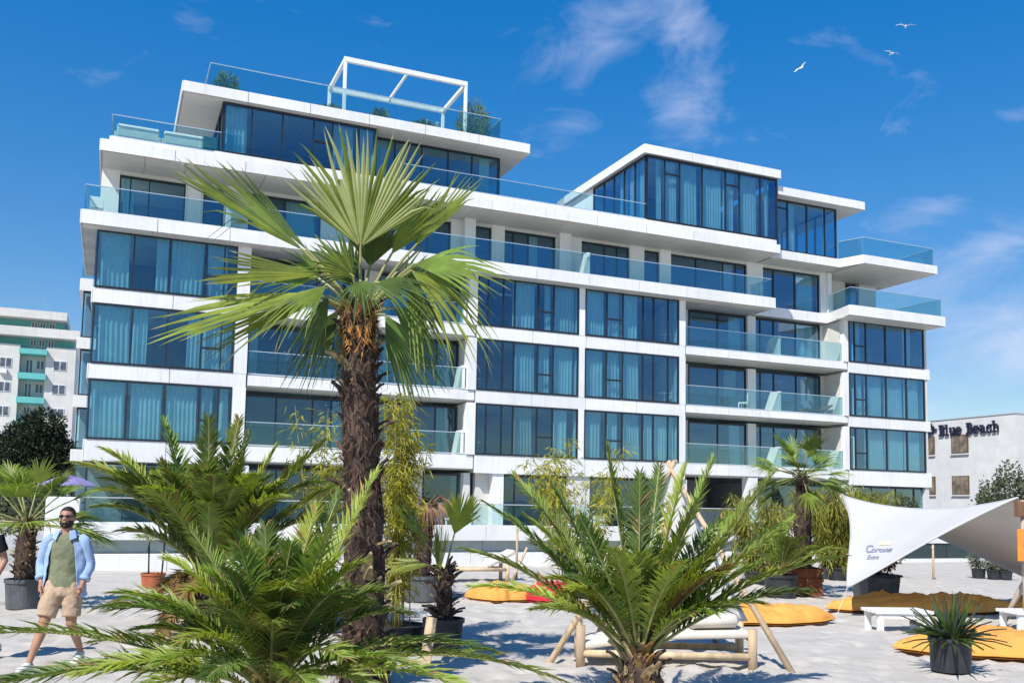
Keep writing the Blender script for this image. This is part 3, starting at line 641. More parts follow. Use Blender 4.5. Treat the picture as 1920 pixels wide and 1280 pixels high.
text_piece('C', 0, 2, 17, 'logo_letter', 'logo_blue', .15, .03); text_piece('orona', 14, 3, 12.5, 'logo_letter', 'logo_blue', .15, .03); text_piece('Extra', 8, -13, 10, 'logo_letter', 'logo_blue', .2, .02)
crown = [(28, 19), (48, 19), (52, 30), (45, 24), (43, 32), (38, 25), (33, 32), (31, 24), (24, 30)]
mm = MB(); mm.add(on_sail(u0, du_, dv_, crown), [tuple(range(len(crown)))]); oo = mm.build('logo_crown', 'logo_gold', CN); sd = oo.modifiers.new('t', 'SOLIDIFY'); sd.thickness = .006
# poles of the sail
g = gnd(1600, 1122); MB().tube([lowA, Vector((lowA.x-.25, lowA.y-.1, .0))], .008, 5).build('guy_rope', 'rope', CN)
MB().tube([Vector((hiTL.x+1.35, hiTL.y+.7, -.1)), hiTL+Vector((0, .02, .0))], .04, 8).build('pole', 'pine', CN, smooth=True)
foot = gnd(1872, 1172); MB().tube([Vector((foot.x, foot.y, -.1)), foot.lerp(Vector((hiM.x+.95, hiM.y+.35, 2.0)), 1.0)], [.05, .042], 10).build('pole', 'pine_grey', CN, smooth=True)
MB().box(hiM.x-.02, hiM.x+.13, hiM.y-.06, hiM.y+.09, 1.86, 2.12).build('mast_block', 'brown_wood', CN, bevel=.01)
MB().tube([Vector((hiM.x+.10, hiM.y+.02, -.1)), Vector((hiM.x+.10, hiM.y+.02, 2.14))], .045, 10).build('mast', 'pine_grey', CN, smooth=True)
sg = at(1910, 1020, 15.3); SGN = thing('hanging_sign', 'small orange sign board fixed to the mast of the white sail', 'sign', (sg.x, sg.y, sg.z))
MB().box(-.02, .34, -.015, .015, -.27, .25).build('board', 'orange_sign', SGN, bevel=.005); MB().lathe([(.07, -.003), (.07, .003)], 16).build('emblem', 'logo_blue', SGN).matrix_local = Matrix.Translation((.13, -.021, 0)) @ Matrix.Rotation(PI/2, 4, 'X')
MB().box(.335, .36, .016, .08, -.05, .0).build('bracket', 'metal_pole', SGN)

def cushion(name, label, c, L, Wd, H, rz, m_='orange_cloth', seed=0, pinch=.62, group='orange beach cushions', fold=1):
    rr = random.Random(seed); nx_, ny_ = 48, 24; vs = []; fs = []
    for side in (1, -1):
        for j in range(ny_+1):
            for i in range(nx_+1):
                a = -1+2*i/nx_; b = -1+2*j/ny_
                w = (1-abs(a)**2.2)*(1-pinch)+pinch*max(0, 1-abs(a)**1.5); w = max(.03, w)*(1+.22*noise.noise((a*2.3, seed*1.7, 2.2*(b > 0)))+.10*noise.noise((a*6, seed*.7, 5.1*(b > 0))))
                x = a*L/2; y = b*Wd/2*w
                h = (max(0, 1-abs(a)**2.2)**.55)*(max(0, 1-abs(b)**2.2)**.42)
                wr = .5*noise.noise((a*2.5+seed, b*2.1, seed*3.1))+.35*noise.noise((a*6+seed, b*5, 7))
                if side > 0: z = H*h*(.80+.34*wr*fold+.30*abs(noise.noise((a*11+b*5+seed, b*8-a*4, 3.3)))-.30*abs(noise.noise((a*3.2-b*3+seed, b*2.4+a*2.5, 5.3)))+.22*noise.noise((a*1.8+seed*2.1, b*1.2, 8.1))-.22*max(0, .16-abs(a-.25+.3*b*math.sin(seed)))*6)+.02
                else: z = -.01-.03*h
                z += .10*max(0, abs(a)-.8)*5*.2
                vs.append((x+.03*noise.noise((a*4, b*4, seed+9)), y+.04*Wd*math.sin(a*2.2+seed), max(z, -.03)))
        o_ = 0 if side > 0 else (nx_+1)*(ny_+1)
        for j in range(ny_):
            for i in range(nx_):
                q = (o_+j*(nx_+1)+i, o_+j*(nx_+1)+i+1, o_+(j+1)*(nx_+1)+i+1, o_+(j+1)*(nx_+1)+i); fs.append(q if side > 0 else q[::-1])
    k = MB(); k.add(vs, fs); o = k.build(name, m_, None, smooth=True); o.location = (c[0], c[1], .03); o.rotation_euler = (0, 0, rz)
    W1 = nx_+1; rim = [vs[i] for i in range(W1)]+[vs[ny_*W1+i] for i in range(nx_, -1, -1)]; MB().tube(rim[:W1], .014, 5).build('seam', m_, o, smooth=True); MB().tube(rim[W1:], .014, 5).build('seam', m_, o, smooth=True)
    return tag(o, label, 'cushion', group)
cushion('floor_cushion', 'long orange floor cushion behind the spiky potted plant', (7.0, 13.05), 3.5, 1.6, .34, .12, 'orange_cloth', 3)
cushion('floor_cushion', 'long orange floor cushion partly shaded by the white sail', (8.0, 18.3), 4.0, 1.6, .36, .17, 'orange_cloth', 8)
cushion('floor_cushion', 'orange floor cushion right of the wooden daybed with a curled end', (4.35, 16.1), 2.5, 1.3, .30, .1, 'orange_cloth', 14)
cushion('floor_cushion', 'orange floor cushion at the right edge beyond the slanting pole', (10.9, 18.8), 2.2, 1.2, .40, .2, 'orange_cloth', 21)
cushion('floor_cushion', 'yellow orange cushion with red one behind the left palm fronds', (-.1, 19.0), 1.6, 1.0, .34, .0, 'orange_cloth', 31)
cushion('floor_cushion', 'bright red cushion beside the orange one behind the palm fronds', (.78, 18.9), 1.0, .8, .42, .3, 'red_cloth', 37, group='red beach cushions')
# white low tables
def low_table(label, x, y, rz, w=.95, d=.6, h=.33):
    s = thing('low_table', label, 'table', (x, y, 0), rz, 'white low tables'); k = 4
    for i in range(k): MB().box(-w/2, w/2, -d/2+i*d/k+.008, -d/2+(i+1)*d/k-.008, h-.05, h).build('slat', 'white_paint', s, bevel=.006)
    for sy in (-1, 1): MB().box(-w/2+.06, w/2-.06, sy*(d/2-.06)-.02, sy*(d/2-.06)+.02, h-.13, h-.05).build('rail', 'white_paint', s)
    for sx in (-1, 1):
        for sy in (-1, 1): MB().box(sx*(w/2-.09)-.05, sx*(w/2-.09)+.05, sy*(d/2-.075)-.03, sy*(d/2-.075)+.03, -.03, h-.05).build('leg', 'white_paint', s, bevel=.005)
low_table('white low wooden table left of the spiky potted plant', 6.32, 15.35, .06); low_table('white low wooden table at the right edge beside the slanting pole', 8.85, 15.6, .1, 1.3)

# daybed under the pole frame
DB = thing('daybed', 'low pine daybed with cream mattress behind the right feather palm', 'daybed', (1.92, 11.75, 0), -.04)
for x in (-1.03, 1.03):
    for y in (-.36, .42): MB().tube([(x, y, -.05), (x, y, .47)], .055, 12).build('leg', 'pine', DB, smooth=True)
for y in (-.36, .42):
    MB().tube([(-1.0, y, .14), (1.0, y, .14)], .045, 10).build('rail', 'pine', DB, smooth=True)
for x in (-1.03, 1.03): MB().tube([(x, -.36, .34), (x, .42, .34)], .04, 10).build('rail', 'pine', DB, smooth=True)
m = MB(); m.bar((-1.0, .03, .22), (-.1, .03, .36), .80, .09, up=(0, 0, 1)); m.bar((-.1, .03, .36), (1.0, .03, .40), .80, .09); m.build('mattress', 'cream_cloth', DB, bevel=.035, seg=3)
m = MB(); m.tube([(.30, .03, .50), (.34, .03, .52), (.86, .03, .54), (.90, .03, .52)], [(.2, .06), (.30, .11), (.30, .11), (.2, .06)], 16); m.build('bolster', 'cream_cloth', DB, smooth=True)
TP = thing('pole_frame', 'pine pole frame with hanging white cloth standing over the daybed', 'shelter')
ap = Vector((2.12, 12.35, 2.42)); fr_, fl_ = gnd(1487, 1256), gnd(1028, 1238)
for f_, ov in ((fr_, .10), (fl_, .14)):
    a = Vector((f_.x, f_.y, -.05)); t_ = ap+(ap-a).normalized()*ov; MB().tube([a, a.lerp(t_, .5), t_], [.042, .036, .026], 10).build('pole', 'pine', TP, smooth=True)
for b_ in (Vector((3.0, 13.6, -.05)), Vector((1.25, 13.7, -.05))):
    t_ = ap+(ap-b_).normalized()*.12; MB().tube([b_, t_], [.040, .028], 10).build('pole', 'pine', TP, smooth=True)
n = 20; m = MB(); vs = []; c0, c1 = Vector((.95, 12.45, .42)), Vector((3.12, 12.30, .45))
for j in range(n+1):
    for i in range(n+1):
        s, t = i/n, j/n; p = ap.lerp(c0, t).lerp(ap.lerp(c1, t), s)
        vs.append(p+Vector((0, .12*math.sin(PI*s)*t+.05*math.sin(s*23+t*2)*t*t, .05*math.sin(PI*s)*t*t)))
m.add(vs, [(j*(n+1)+i, j*(n+1)+i+1, (j+1)*(n+1)+i+1, (j+1)*(n+1)+i) for j in range(n) for i in range(n)]); o_ = m.build('cloth', 'cloth_thin', TP, smooth=True); o_.modifiers.new('t', 'SOLIDIFY').thickness = .008
# second daybed far off and slim posts
D2 = thing('far_daybed', 'small pine lounger standing before the terrace wall', 'daybed', (-.9, 23.6, 0), .3)
for x in (-.8, .8):
    for y in (-.3, .3): MB().tube([(x, y, -.03), (x, y, .42)], .05, 8).build('leg', 'pine', D2, smooth=True)
for y in (-.3, .3): MB().tube([(-.8, y, .3), (.8, y, .3)], .045, 8).build('rail', 'pine', D2, smooth=True)
m = MB(); m.bar((-.8, 0, .36), (.3, 0, .36), .6, .1); m.bar((.3, 0, .38), (1.0, 0, .75), .6, .1); m.build('mattress', 'cream_cloth', D2, bevel=.03)
m = MB(); m.tube([(.9, -.32, .0), (1.3, -.32, .85)], .035, 8); m.build('brace', 'pine', D2, smooth=True)
for (px_, py_, h, lab) in ((968, 1084, 1.35, 'thin pine post standing left behind the right feather palm'), (1750, 1086, 1.0, 'thin pine post standing beneath the white sail')):
    g = gnd(px_, py_); s = thing('marker_post', lab, 'post', (g.x, g.y, 0), 0, 'thin pine posts'); MB().tube([(0, 0, -.1), (.01, 0, h)], [.035, .028], 8).build('pole', 'pine', s, smooth=True); MB().lathe([(.036, h-.12), (.04, h-.11), (.04, h-.08), (.036, h-.07)], 10).build('rope_band', 'rope', s)
g = gnd(797, 1240); lp = thing('leaning_plank', 'short pine plank leaning against the black palm pot', 'plank', (g.x, g.y, 0)); m = MB(); m.bar((0, 0, -.05), (.06, .1, .52), .13, .03, up=(0, 1, 0)); m.build('board', 'pine', lp, bevel=.006)

# ------------------------------------------------------------------ plants
mat('frond_green', (.215, .290, .048), .46, var=.28, vscale=2.2, trans=.38, trcol=(1.3, 1.25, .45), objvar=.22, spec=.45, detail=3)
mat('frond_dark', (.115, .180, .040), .46, var=.28, vscale=2.2, trans=.32, trcol=(1.3, 1.25, .45), objvar=.2, spec=.45, detail=3)
mat('frond_fresh', (.33, .39, .060), .46, var=.2, vscale=2.2, trans=.35, trcol=(1.4, 1.4, .5), objvar=.15, spec=.4)
mat('frond_dry', (.33, .20, .065), .7, var=.3, vscale=4, trans=.2, objvar=.2)
mat('rachis', (.30, .30, .10), .5, var=.2, vscale=6, objvar=.1)
mat('leaf_glint', (.42, .45, .17), .4, var=.15, vscale=2, trans=.3, spec=.5)  # paler green that paints in the glint of sunlit leaf pleats
mat('leaf_tip', (.42, .38, .20), .7, var=.2, trans=.3)
mat('bark', (.080, .056, .044), .95, var=.5, vscale=7, bump=.9, bscale=26, spec=.1, stretch=(1, 1, .5))
mat('bark_fibre', (.150, .100, .074), .95, var=.45, vscale=14, spec=.1, objvar=.35)
mat('fibre_orange', (.38, .17, .055), .9, var=.35, vscale=14, spec=.1, objvar=.2)
mat('stub_pale', (.36, .27, .15), .9, var=.35, vscale=10, spec=.1, objvar=.35)
mat('bamboo_leaf', (.43, .42, .06), .55, var=.3, vscale=3, trans=.35, trcol=(1.3, 1.3, .5), objvar=.1)
mat('bamboo_cane', (.36, .33, .10), .5, var=.2, vscale=6)
mat('bush_leaf', (.055, .085, .028), .6, var=.35, vscale=2, trans=.2)
mat('tree_leaf', (.022, .036, .014), .6, var=.4, vscale=.8, trans=.15)
mat('olive_leaf', (.11, .13, .07), .6, var=.3, vscale=1.2, trans=.2)
mat('willow_leaf', (.30, .30, .055), .55, var=.35, vscale=2, trans=.35, trcol=(1.3, 1.3, .6))
mat('roof_leaf', (.17, .24, .06), .6, var=.3, vscale=2, trans=.25)
mat('dead_leaf', (.20, .12, .085), .9, var=.4, vscale=5, trans=.1, objvar=.2)
mat('yucca_leaf', (.075, .105, .060), .5, var=.3, vscale=3, trans=.2, objvar=.2)
mat('pot_black', (.030, .033, .040), .5, var=.3, vscale=5, bump=.1, bscale=20)
mat('pot_grey', (.10, .105, .115), .6, var=.25, vscale=4, bump=.1, bscale=20)
mat('pot_terracotta', (.40, .12, .05), .75, var=.15, vscale=5)
mat('crate_red', (.22, .075, .035), .8, var=.3, vscale=4, bump=.2, bscale=20)
mat('soil', (.05, .035, .025), .95, var=.3, vscale=12, bump=.5, bscale=30)
UP = Vector((0, 0, 1))
def feather(P0, P1, P2, seed, npair=62, ll=.40, lw=.020, vee=.45, pet=.16, droop=.25, r0=.016):
    """pinnate frond along a bent midrib: material 0 leaflets, 1 midrib"""
    rr = random.Random(seed); m = MB(); P0, P1, P2 = Vector(P0), Vector(P1), Vector(P2)
    B = lambda t: P0*(1-t)**2+P1*(2*t*(1-t))+P2*t*t
    Tn = lambda t: ((P1-P0)*(1-t)+(P2-P1)*t).normalized()
    m.mi = 1; k = 12; m.tube([B(i/k) for i in range(k+1)], [r0*(1-.88*i/k)+.0015 for i in range(k+1)], 5); m.mi = 0
    side0 = None; twist = rr.uniform(-.25, .25)
    for i in range(npair):
        t = pet+(1-pet)*(i+.5)/npair; p = B(t); T = Tn(t)
        S_ = T.cross(UP)
        if S_.length < .15: S_ = side0 or Vector((1, 0, 0))
        S_ = (S_-T*S_.dot(T)).normalized()
        if side0 is not None and S_.dot(side0) < 0: S_ = -S_
        side0 = S_; Nn = S_.cross(T).normalized()
        if Nn.z < 0: Nn = -Nn
        c, s = math.cos(twist), math.sin(twist); S_, Nn = S_*c+Nn*s, Nn*c-S_*s
        q = (t-pet)/(1-pet); prof = (.35+.65*min(1, q/.18))*(1 if q < .55 else 1-.62*((q-.55)/.45)**1.4)
        ang = R(58)-R(32)*q
        for sd in (-1, 1):
            L = ll*prof*rr.uniform(.78, 1.15); a = ang+rr.gauss(0, .08); v = vee*(1-.35*q)+rr.gauss(0, .16)
            d = T*math.cos(a)+(S_*(sd*math.cos(v))+Nn*math.sin(v))*math.sin(a)
            wv = d.cross(Nn*math.cos(v)-S_*(sd*math.sin(v))).normalized()
            g = Vector((0, 0, -1))*droop*L
            p1 = p+d*L*.42+g*.12; p2 = p+d*L+g*(.9*rr.uniform(.5, 1.5)); w = lw*(.75+.5*prof)*rr.uniform(.85, 1.15)
            up_ = wv.cross(d).normalized()*w*.30
            m.mi = 2 if rr.random() < (.035+.10*(q < .10)+.05*(q > .93)) else 0
            m.add([p-wv*w*.35, p+wv*w*.35, p1-wv*w+up_, p1-up_, p1+wv*w+up_, p2], [(0, 3, 2), (0, 1, 3), (1, 4, 3), (2, 3, 5), (3, 4, 5)]); m.mi = 0
    return m
def fan(C, H, d, nrm, Rd, span, seed, nseg=38, droop=.25, split=.5, pet_r=.016, cup=.1, tipvar=.12):
    """palmate leaf: petiole from C to H, blade spreading round d"""
    rr = random.Random(seed); m = MB(); C, H, d, nrm = Vector(C), Vector(H), Vector(d).normalized(), Vector(nrm)
    nrm = (nrm-d*nrm.dot(d)).normalized(); s = nrm.cross(d).normalized()
    m.mi = 1; mid = C.lerp(H, .5)+UP*.06*(H-C).length; m.tube([C, C.lerp(mid, .55), mid.lerp(H, .5), H, H+d*.05], [pet_r*1.5, pet_r*1.15, pet_r, pet_r*.8, pet_r*.5], 6); m.mi = 0
    st = span/(nseg-1) if nseg > 1 else span
    for i in range(nseg):
        a = -span/2+st*i; e = abs(a)/(span/2) if span else 0
        L = Rd*(1-.22*e*e)*rr.uniform(1-tipvar, 1+tipvar*.5); sp = split*rr.uniform(.85, 1.1)
        bend = droop*rr.uniform(.5, 1.5); wob = rr.gauss(0, .07); kink = rr.uniform(.35, .9) if rr.random() < .14 else 0; kr = rr.uniform(.5, .75)
        rows = []
        for r in (.03, .22, .42, .60, .78, .92, 1.0):
            aa = a+wob*max(0, r-sp)*1.2
            dv = d*math.cos(aa)+s*math.sin(aa); tv = s*math.cos(aa)-d*math.sin(aa)
            p = H+dv*(L*r)+nrm*(cup*L*(math.cos(a)-1)*r*-1.0*0+cup*L*r*r*e)+Vector((0, 0, -1))*(bend*L*max(0, r-.30)**2*1.6+kink*L*max(0, r-kr)*.9)-dv*(kink*L*max(0, r-kr)*.45)
            hw = L*r*math.tan(st/2)*1.04 if r <= sp else L*sp*math.tan(st/2)*1.04*max(0, (1-r)/(1-sp))**.75
            hw = max(hw, .0008); rows.append((p-tv*hw-nrm*hw*.42, p+nrm*hw*.42, p+tv*hw-nrm*hw*.42))
        vs = [v for r_ in rows for v in r_]; k = len(rows)
        fs = [(3*j+c, 3*j+c+1, 3*j+4+c, 3*j+3+c) for j in range(k-1) for c in (0, 1)]
        b0 = len(m.f); m.add(vs, fs)
        alt = 2 if rr.random() < .55 else 0
        for q in range(b0, len(m.f)): m.m[q] = alt if q < len(m.f)-2 or rr.random() < .65 else 3
    return m
FM = ['frond_green', 'rachis']
def frond(par, m, mats=FM): return m.build('frond', mats, par, smooth=False)
def stub_mesh(w, l, t, mt):
    m = MB(); m.add([(-w, 0, 0), (w, 0, 0), (w*.9, 0, t*1.6), (-w*.9, 0, t*1.6), (-w*.55, -l*.6, l*.55), (w*.55, -l*.6, l*.55), (w*.5, -l*.55, l*.55+t), (-w*.5, -l*.55, l*.55+t), (-w*.35, -l, l*.75), (w*.2, -l*1.02, l*.7), (0, -l*.95, l*.8+t*.5)],
                    [(0, 1, 5, 4), (1, 2, 6, 5), (2, 3, 7, 6), (3, 0, 4, 7), (4, 5, 9, 8), (5, 6, 10, 9), (6, 7, 10), (7, 4, 8, 10), (8, 9, 10)])
    return m.mesh('leaf_stub', mt)
STUBS = [stub_mesh(.035, .11, .016, 'bark_fibre'), stub_mesh(.045, .15, .018, 'bark_fibre'), stub_mesh(.03, .17, .014, 'bark'), stub_mesh(.05, .10, .02, 'stub_pale')]
STUBL = [stub_mesh(.05, .20, .022, 'bark'), stub_mesh(.045, .24, .02, 'bark_fibre'), stub_mesh(.055, .17, .024, 'stub_pale')]
STUBY = [stub_mesh(.035, .13, .02, 'stub_pale'), stub_mesh(.045, .16, .022, 'stub_pale'), stub_mesh(.04, .12, .02, 'frond_dry'), stub_mesh(.04, .14, .02, 'bark_fibre')]
def trunk(par, pts, rad, nstub, seed, stubs=STUBS, hair=600, mt='bark', smin=0, lean=.0, hairlen=.16):
    rr = random.Random(seed); pts = [Vector(p) for p in pts]; k = 40; n = 22; m = MB()
    def ctr(t):
        x = t*(len(pts)-1); i = min(int(x), len(pts)-2); return pts[i].lerp(pts[i+1], x-i), rad[i]+(rad[i+1]-rad[i])*(x-i)
    vs = []
    for i in range(k+1):
        c, r = ctr(i/k)
        for j in range(n):
            a = 2*PI*j/n; q = r*(1+.16*noise.noise((math.cos(a)*1.7, math.sin(a)*1.7, c.z*4+seed))+.10*noise.noise((math.cos(a)*5, math.sin(a)*5, c.z*11)))
            vs.append(c+Vector((math.cos(a)*q, math.sin(a)*q, 0)))
    m.add(vs, [(i*n+j, i*n+(j+1) % n, (i+1)*n+(j+1) % n, (i+1)*n+j) for i in range(k) for j in range(n)]+[tuple(range(k*n, k*n+n))])
    T_ = m.build('trunk', mt, par, smooth=True)
    for i in range(nstub):
        t = smin+(1-smin)*(i+rr.random())/nstub; c, r = ctr(min(t, .985)); a = i*2.39996+rr.gauss(0, .3)
        o = link('leaf_stub', stubs[rr.randrange(len(stubs))], T_, loc=c+Vector((math.sin(a)*r*.86, -math.cos(a)*r*.86, 0)), rot=(rr.gauss(lean, .28), rr.gauss(0, .2), a), scale=rr.uniform(.75, 1.25))
    if hair:
        h = MB()
        for i in range(hair):
            c, r = ctr(rr.random()); a = rr.random()*2*PI; d0 = Vector((math.cos(a), math.sin(a), 0)); tg = Vector((-math.sin(a), math.cos(a), 0))
            L = hairlen*rr.uniform(.5, 1.5); p = c+d0*r*rr.uniform(.98, 1.1); q = p+Vector((0, 0, -1 if rr.random() < .6 else .8))*L*.6+tg*rr.gauss(0, .45)*L+d0*L*rr.uniform(.05, .55)
            w = rr.uniform(.003, .010); md = p.lerp(q, .5)+d0*.02
            h.add([p-tg*w, p+tg*w, md+tg*w*.8, md-tg*w*.8, q], [(0, 1, 2, 3), (3, 2, 4)])
        fo = h.build('bark_fibre', 'bark_fibre', T_); fo['kind'] = 'stuff'
    return T_
def bez(P0, tip, lift, side=0, back=0):
    P0, tip = Vector(P0), Vector(tip); return P0, P0.lerp(tip, .48)+Vector((side, back, lift)), tip

# --- tall fan palm in the middle (crown near (-1.45, 9.8, 4.0))
FP = thing('fan_palm', 'tall fan palm with shaggy brown trunk standing before the hotel', 'palm', (-1.50, 9.78, 0))
trunk(FP, [(.02, 0, -.1), (.0, 0, .6), (-.03, 0, 1.8), (-.11, .0, 2.9), (-.14, .02, 3.75), (-.14, .02, 4.0)], [.27, .215, .195, .185, .165, .10], 170, 4, [STUBS[0], STUBS[1], STUBL[0], STUBL[1], STUBL[2]], hair=2600, lean=-.25)
fo = MB(); rr = random.Random(77)
for i in range(260):
    a = rr.random()*2*PI; z = rr.uniform(3.45, 3.95); r = .19*(1.05-.25*(z-3.45)); p = Vector((-.14+math.cos(a)*r, math.sin(a)*r, z)); tg = Vector((-math.sin(a), math.cos(a), 0)); q = p+Vector((math.cos(a)*.05, math.sin(a)*.05, rr.choice((-1, 1))*rr.uniform(.05, .18)))+tg*rr.gauss(0, .06); w = rr.uniform(.006, .016)
    fo.add([p-tg*w, p+tg*w, q], [(0, 1, 2)])
fo.build('crown_fibre', 'fibre_orange', FP)['kind'] = 'stuff'
CC = Vector((-.14, .0, 3.98))
def fp_leaf(hx, hy, tx, ty, Rd, span, nrm, seed, droop=.2, dep=0, depd=0, nseg=38, split=.5, mats=('frond_green', 'rachis', 'frond_green'), tipvar=.12):
    """hastula and tip given as photo offsets in metres right/up of the crown; dep = metres away from the viewer"""
    H = CC+Vector((hx, dep, hy)); d = Vector((tx-hx, depd-dep, ty-hy)); fp = fan(CC+Vector((0, 0, -.12)), H, d, nrm, Rd, span, seed, nseg, droop, split, tipvar=tipvar); fp.build('frond', list(mats)+['leaf_tip'], FP)
g2 = ('frond_green', 'rachis', 'frond_dark'); gf = ('frond_green', 'rachis', 'frond_fresh'); gd = ('frond_dark', 'rachis', 'frond_dark'); gy = ('frond_fresh', 'rachis', 'leaf_tip')
# upright leaf facing the viewer
gn = ('frond_green', 'rachis', 'frond_green')
fp_leaf(.0, .62, .05, 1.8, 1.34, R(112), (0, -1, .05), 1, .04, -.10, -.16, 32, .62, ('frond_green', 'rachis', 'leaf_glint'), .10)  # random segments coloured paler, highlights on the pleats put into the colour
fp_leaf(-.60, .57, -1.88, 1.42, 1.66, R(24), (.25, -.85, .45), 2, .04, -.1, -.2, 14, .72, g2)
fp_leaf(-.58, .60, -1.62, 1.62, 1.42, R(13), (.25, -.85, .35), 3, .03, .05, .1, 7, .72, gd)
fp_leaf(.56, .66, 1.18, 1.52, 1.18, R(34), (-.3, -.85, .4), 4, .05, 0, .1, 12, .62, gn)
fp_leaf(.58, .70, .48, 1.80, .72, R(34), (-.2, -.9, .3), 5, .08, .25, .4, 8, .55, gd)
fp_leaf(-.36, .28, -1.55, .26, 1.25, R(30), (0, -.85, .5), 6, .05, -.25, -.4, 12, .76, gf)
fp_leaf(-.46, .08, -2.02, -.36, 1.70, R(32), (-.1, -.75, .65), 7, .08, -.3, -.5, 14, .68, gf)
fp_leaf(-.42, .02, -1.45, -.42, 1.35, R(40), (-.15, -.7, .7), 8, .16, -.2, -.3, 14, .6, gn)
fp_leaf(.58, .42, 1.42, .42, 1.02, R(66), (.05, -.8, .6), 9, .30, -.2, -.3, 16, .58, gn)
fp_leaf(.56, .34, 1.25, -.10, 1.15, R(54), (.2, -.85, .45), 10, .45, -.25, -.3, 14, .5, gf)
fp_leaf(.52, .28, .85, -.55, 1.0, R(40), (.3, -.85, .4), 26, .2, -.2, -.2, 10, .55, g2)
fp_leaf(.28, -.10, .75, -.85, 1.0, R(58), (.3, -.85, .4), 11, .15, -.1, -.1, 16, .62, gd)
fp_leaf(-.25, .0, -.75, -.75, .95, R(60), (-.3, -.85, .4), 12, .25, .15, .2, 16, .5, gd)
fp_leaf(-.15, .30, -.55, .95, .9, R(70), (-.1, -.9, .4), 13, .12, .35, .6, 16, .6, gd)
fp_leaf(-.50, .35, -1.25, .62, .80, R(100), (-.2, -.8, .55), 14, .2, .2, .4, 18, .42, g2)
fp_leaf(.35, .25, .95, .75, .95, R(70), (.1, -.8, .6), 15, .30, .3, .6, 16, .5, g2)
fp_leaf(.05, .20, .2, -.1, .62, R(80), (0, -.6, .8), 16, .4, -.35, -.8, 16, .5, gd)
fp_leaf(-.30, .14, -.7, -.25, .85, R(70), (-.1, -.6, .8), 17, .35, -.35, -.7, 16, .5, gn)
fp_leaf(-.1, .1, -.4, -.6, .9, R(80), (0, -.8, .5), 18, .4, .5, 1.0, 18, .5, gd)
fp_leaf(.3, .1, .8, -.3, .9, R(80), (0, -.8, .5), 19, .4, .5, 1.0, 18, .5, gd)
fp_leaf(.05, .5, .1, 1.3, .9, R(80), (0, -1, .1), 20, .1, .25, .35, 18, .55, gd)
fp_leaf(.30, .60, .80, 1.36, 1.0, R(46), (-.1, -.9, .2), 21, .06, .1, .2, 14, .65, gn)
fp_leaf(-.28, .05, -.5, -.5, .75, R(50), (-.3, -.85, .4), 22, .3, -.3, -.4, 12, .5, gd)
fp_leaf(-.05, .28, -.45, .58, .62, R(100), (0, -1, .2), 23, .2, -.2, -.3, 16, .42, g2)
fp_leaf(.2, .2, .6, .1, .7, R(70), (0, -.8, .5), 24, .4, -.3, -.4, 12, .45, gd)

# --- feather palms
def feather_palm(label, loc, crown, base_r, tips, seed, sc, nrand, rlen, pairs=60, ll=.40, lw=.02, stubs=60, hmin=.2, elev=(.15, 1.25), thin=.0, mats=None, fill=None, group='feather palms'):
    t = thing('feather_palm', label, 'palm', loc, 0, group); rr = random.Random(seed); cz = crown
    trunk(t, [(0, 0, -.15), (0, 0, cz*.35), (0, 0, cz*.8), (0, 0, cz+.05)], [base_r*.95, base_r*1.1, base_r*.9, base_r*.35], stubs, seed, STUBY, 300, hairlen=.1, lean=-.35)
    for i, tp in enumerate(tips):
        (dx, dy, dz, lift) = tp[:4]; mt = tp[4] if len(tp) > 4 else None
        P0 = Vector((dx*.05, dy*.05, cz+rr.uniform(-.05, .08))); tip = Vector((dx, dy, cz+dz)); b = bez(P0, tip, lift, 0, 0); L = (tip-P0).length
        k = feather(*b, seed*100+i, int(pairs*(.7+.3*min(1.3, L/2))), ll*(.75+.25*L/2), lw, vee=tp[5] if len(tp) > 5 else .5, droop=.22, r0=.017*sc)
        mm = mt or rr.choice(('frond_green', 'frond_green', 'frond_fresh') if i % 2 else ('frond_green', 'frond_dark'))
        k.build('frond', [mm, 'rachis', 'frond_dry'], t)
    for i in range(nrand):
        a = i*2.39996+rr.gauss(0, .2); el_ = rr.uniform(*elev); L = rlen*rr.uniform(.8, 1.1)
        tip = Vector((math.cos(a)*math.cos(el_)*L, math.sin(a)*math.cos(el_)*L, cz+math.sin(el_)*L*.8-.1)); P0 = Vector((math.cos(a)*.05, math.sin(a)*.05, cz))
        b = bez(P0, tip, .30*L*(.5+.6*math.cos(el_))); k = feather(*b, seed*200+i, int(pairs*.9), ll, lw, droop=.25, r0=.015*sc)
        k.build('frond', [rr.choice(('frond_green', 'frond_fresh', 'frond_fresh', 'frond_green', 'frond_dark')), 'rachis', 'frond_dry'], t)
    return t
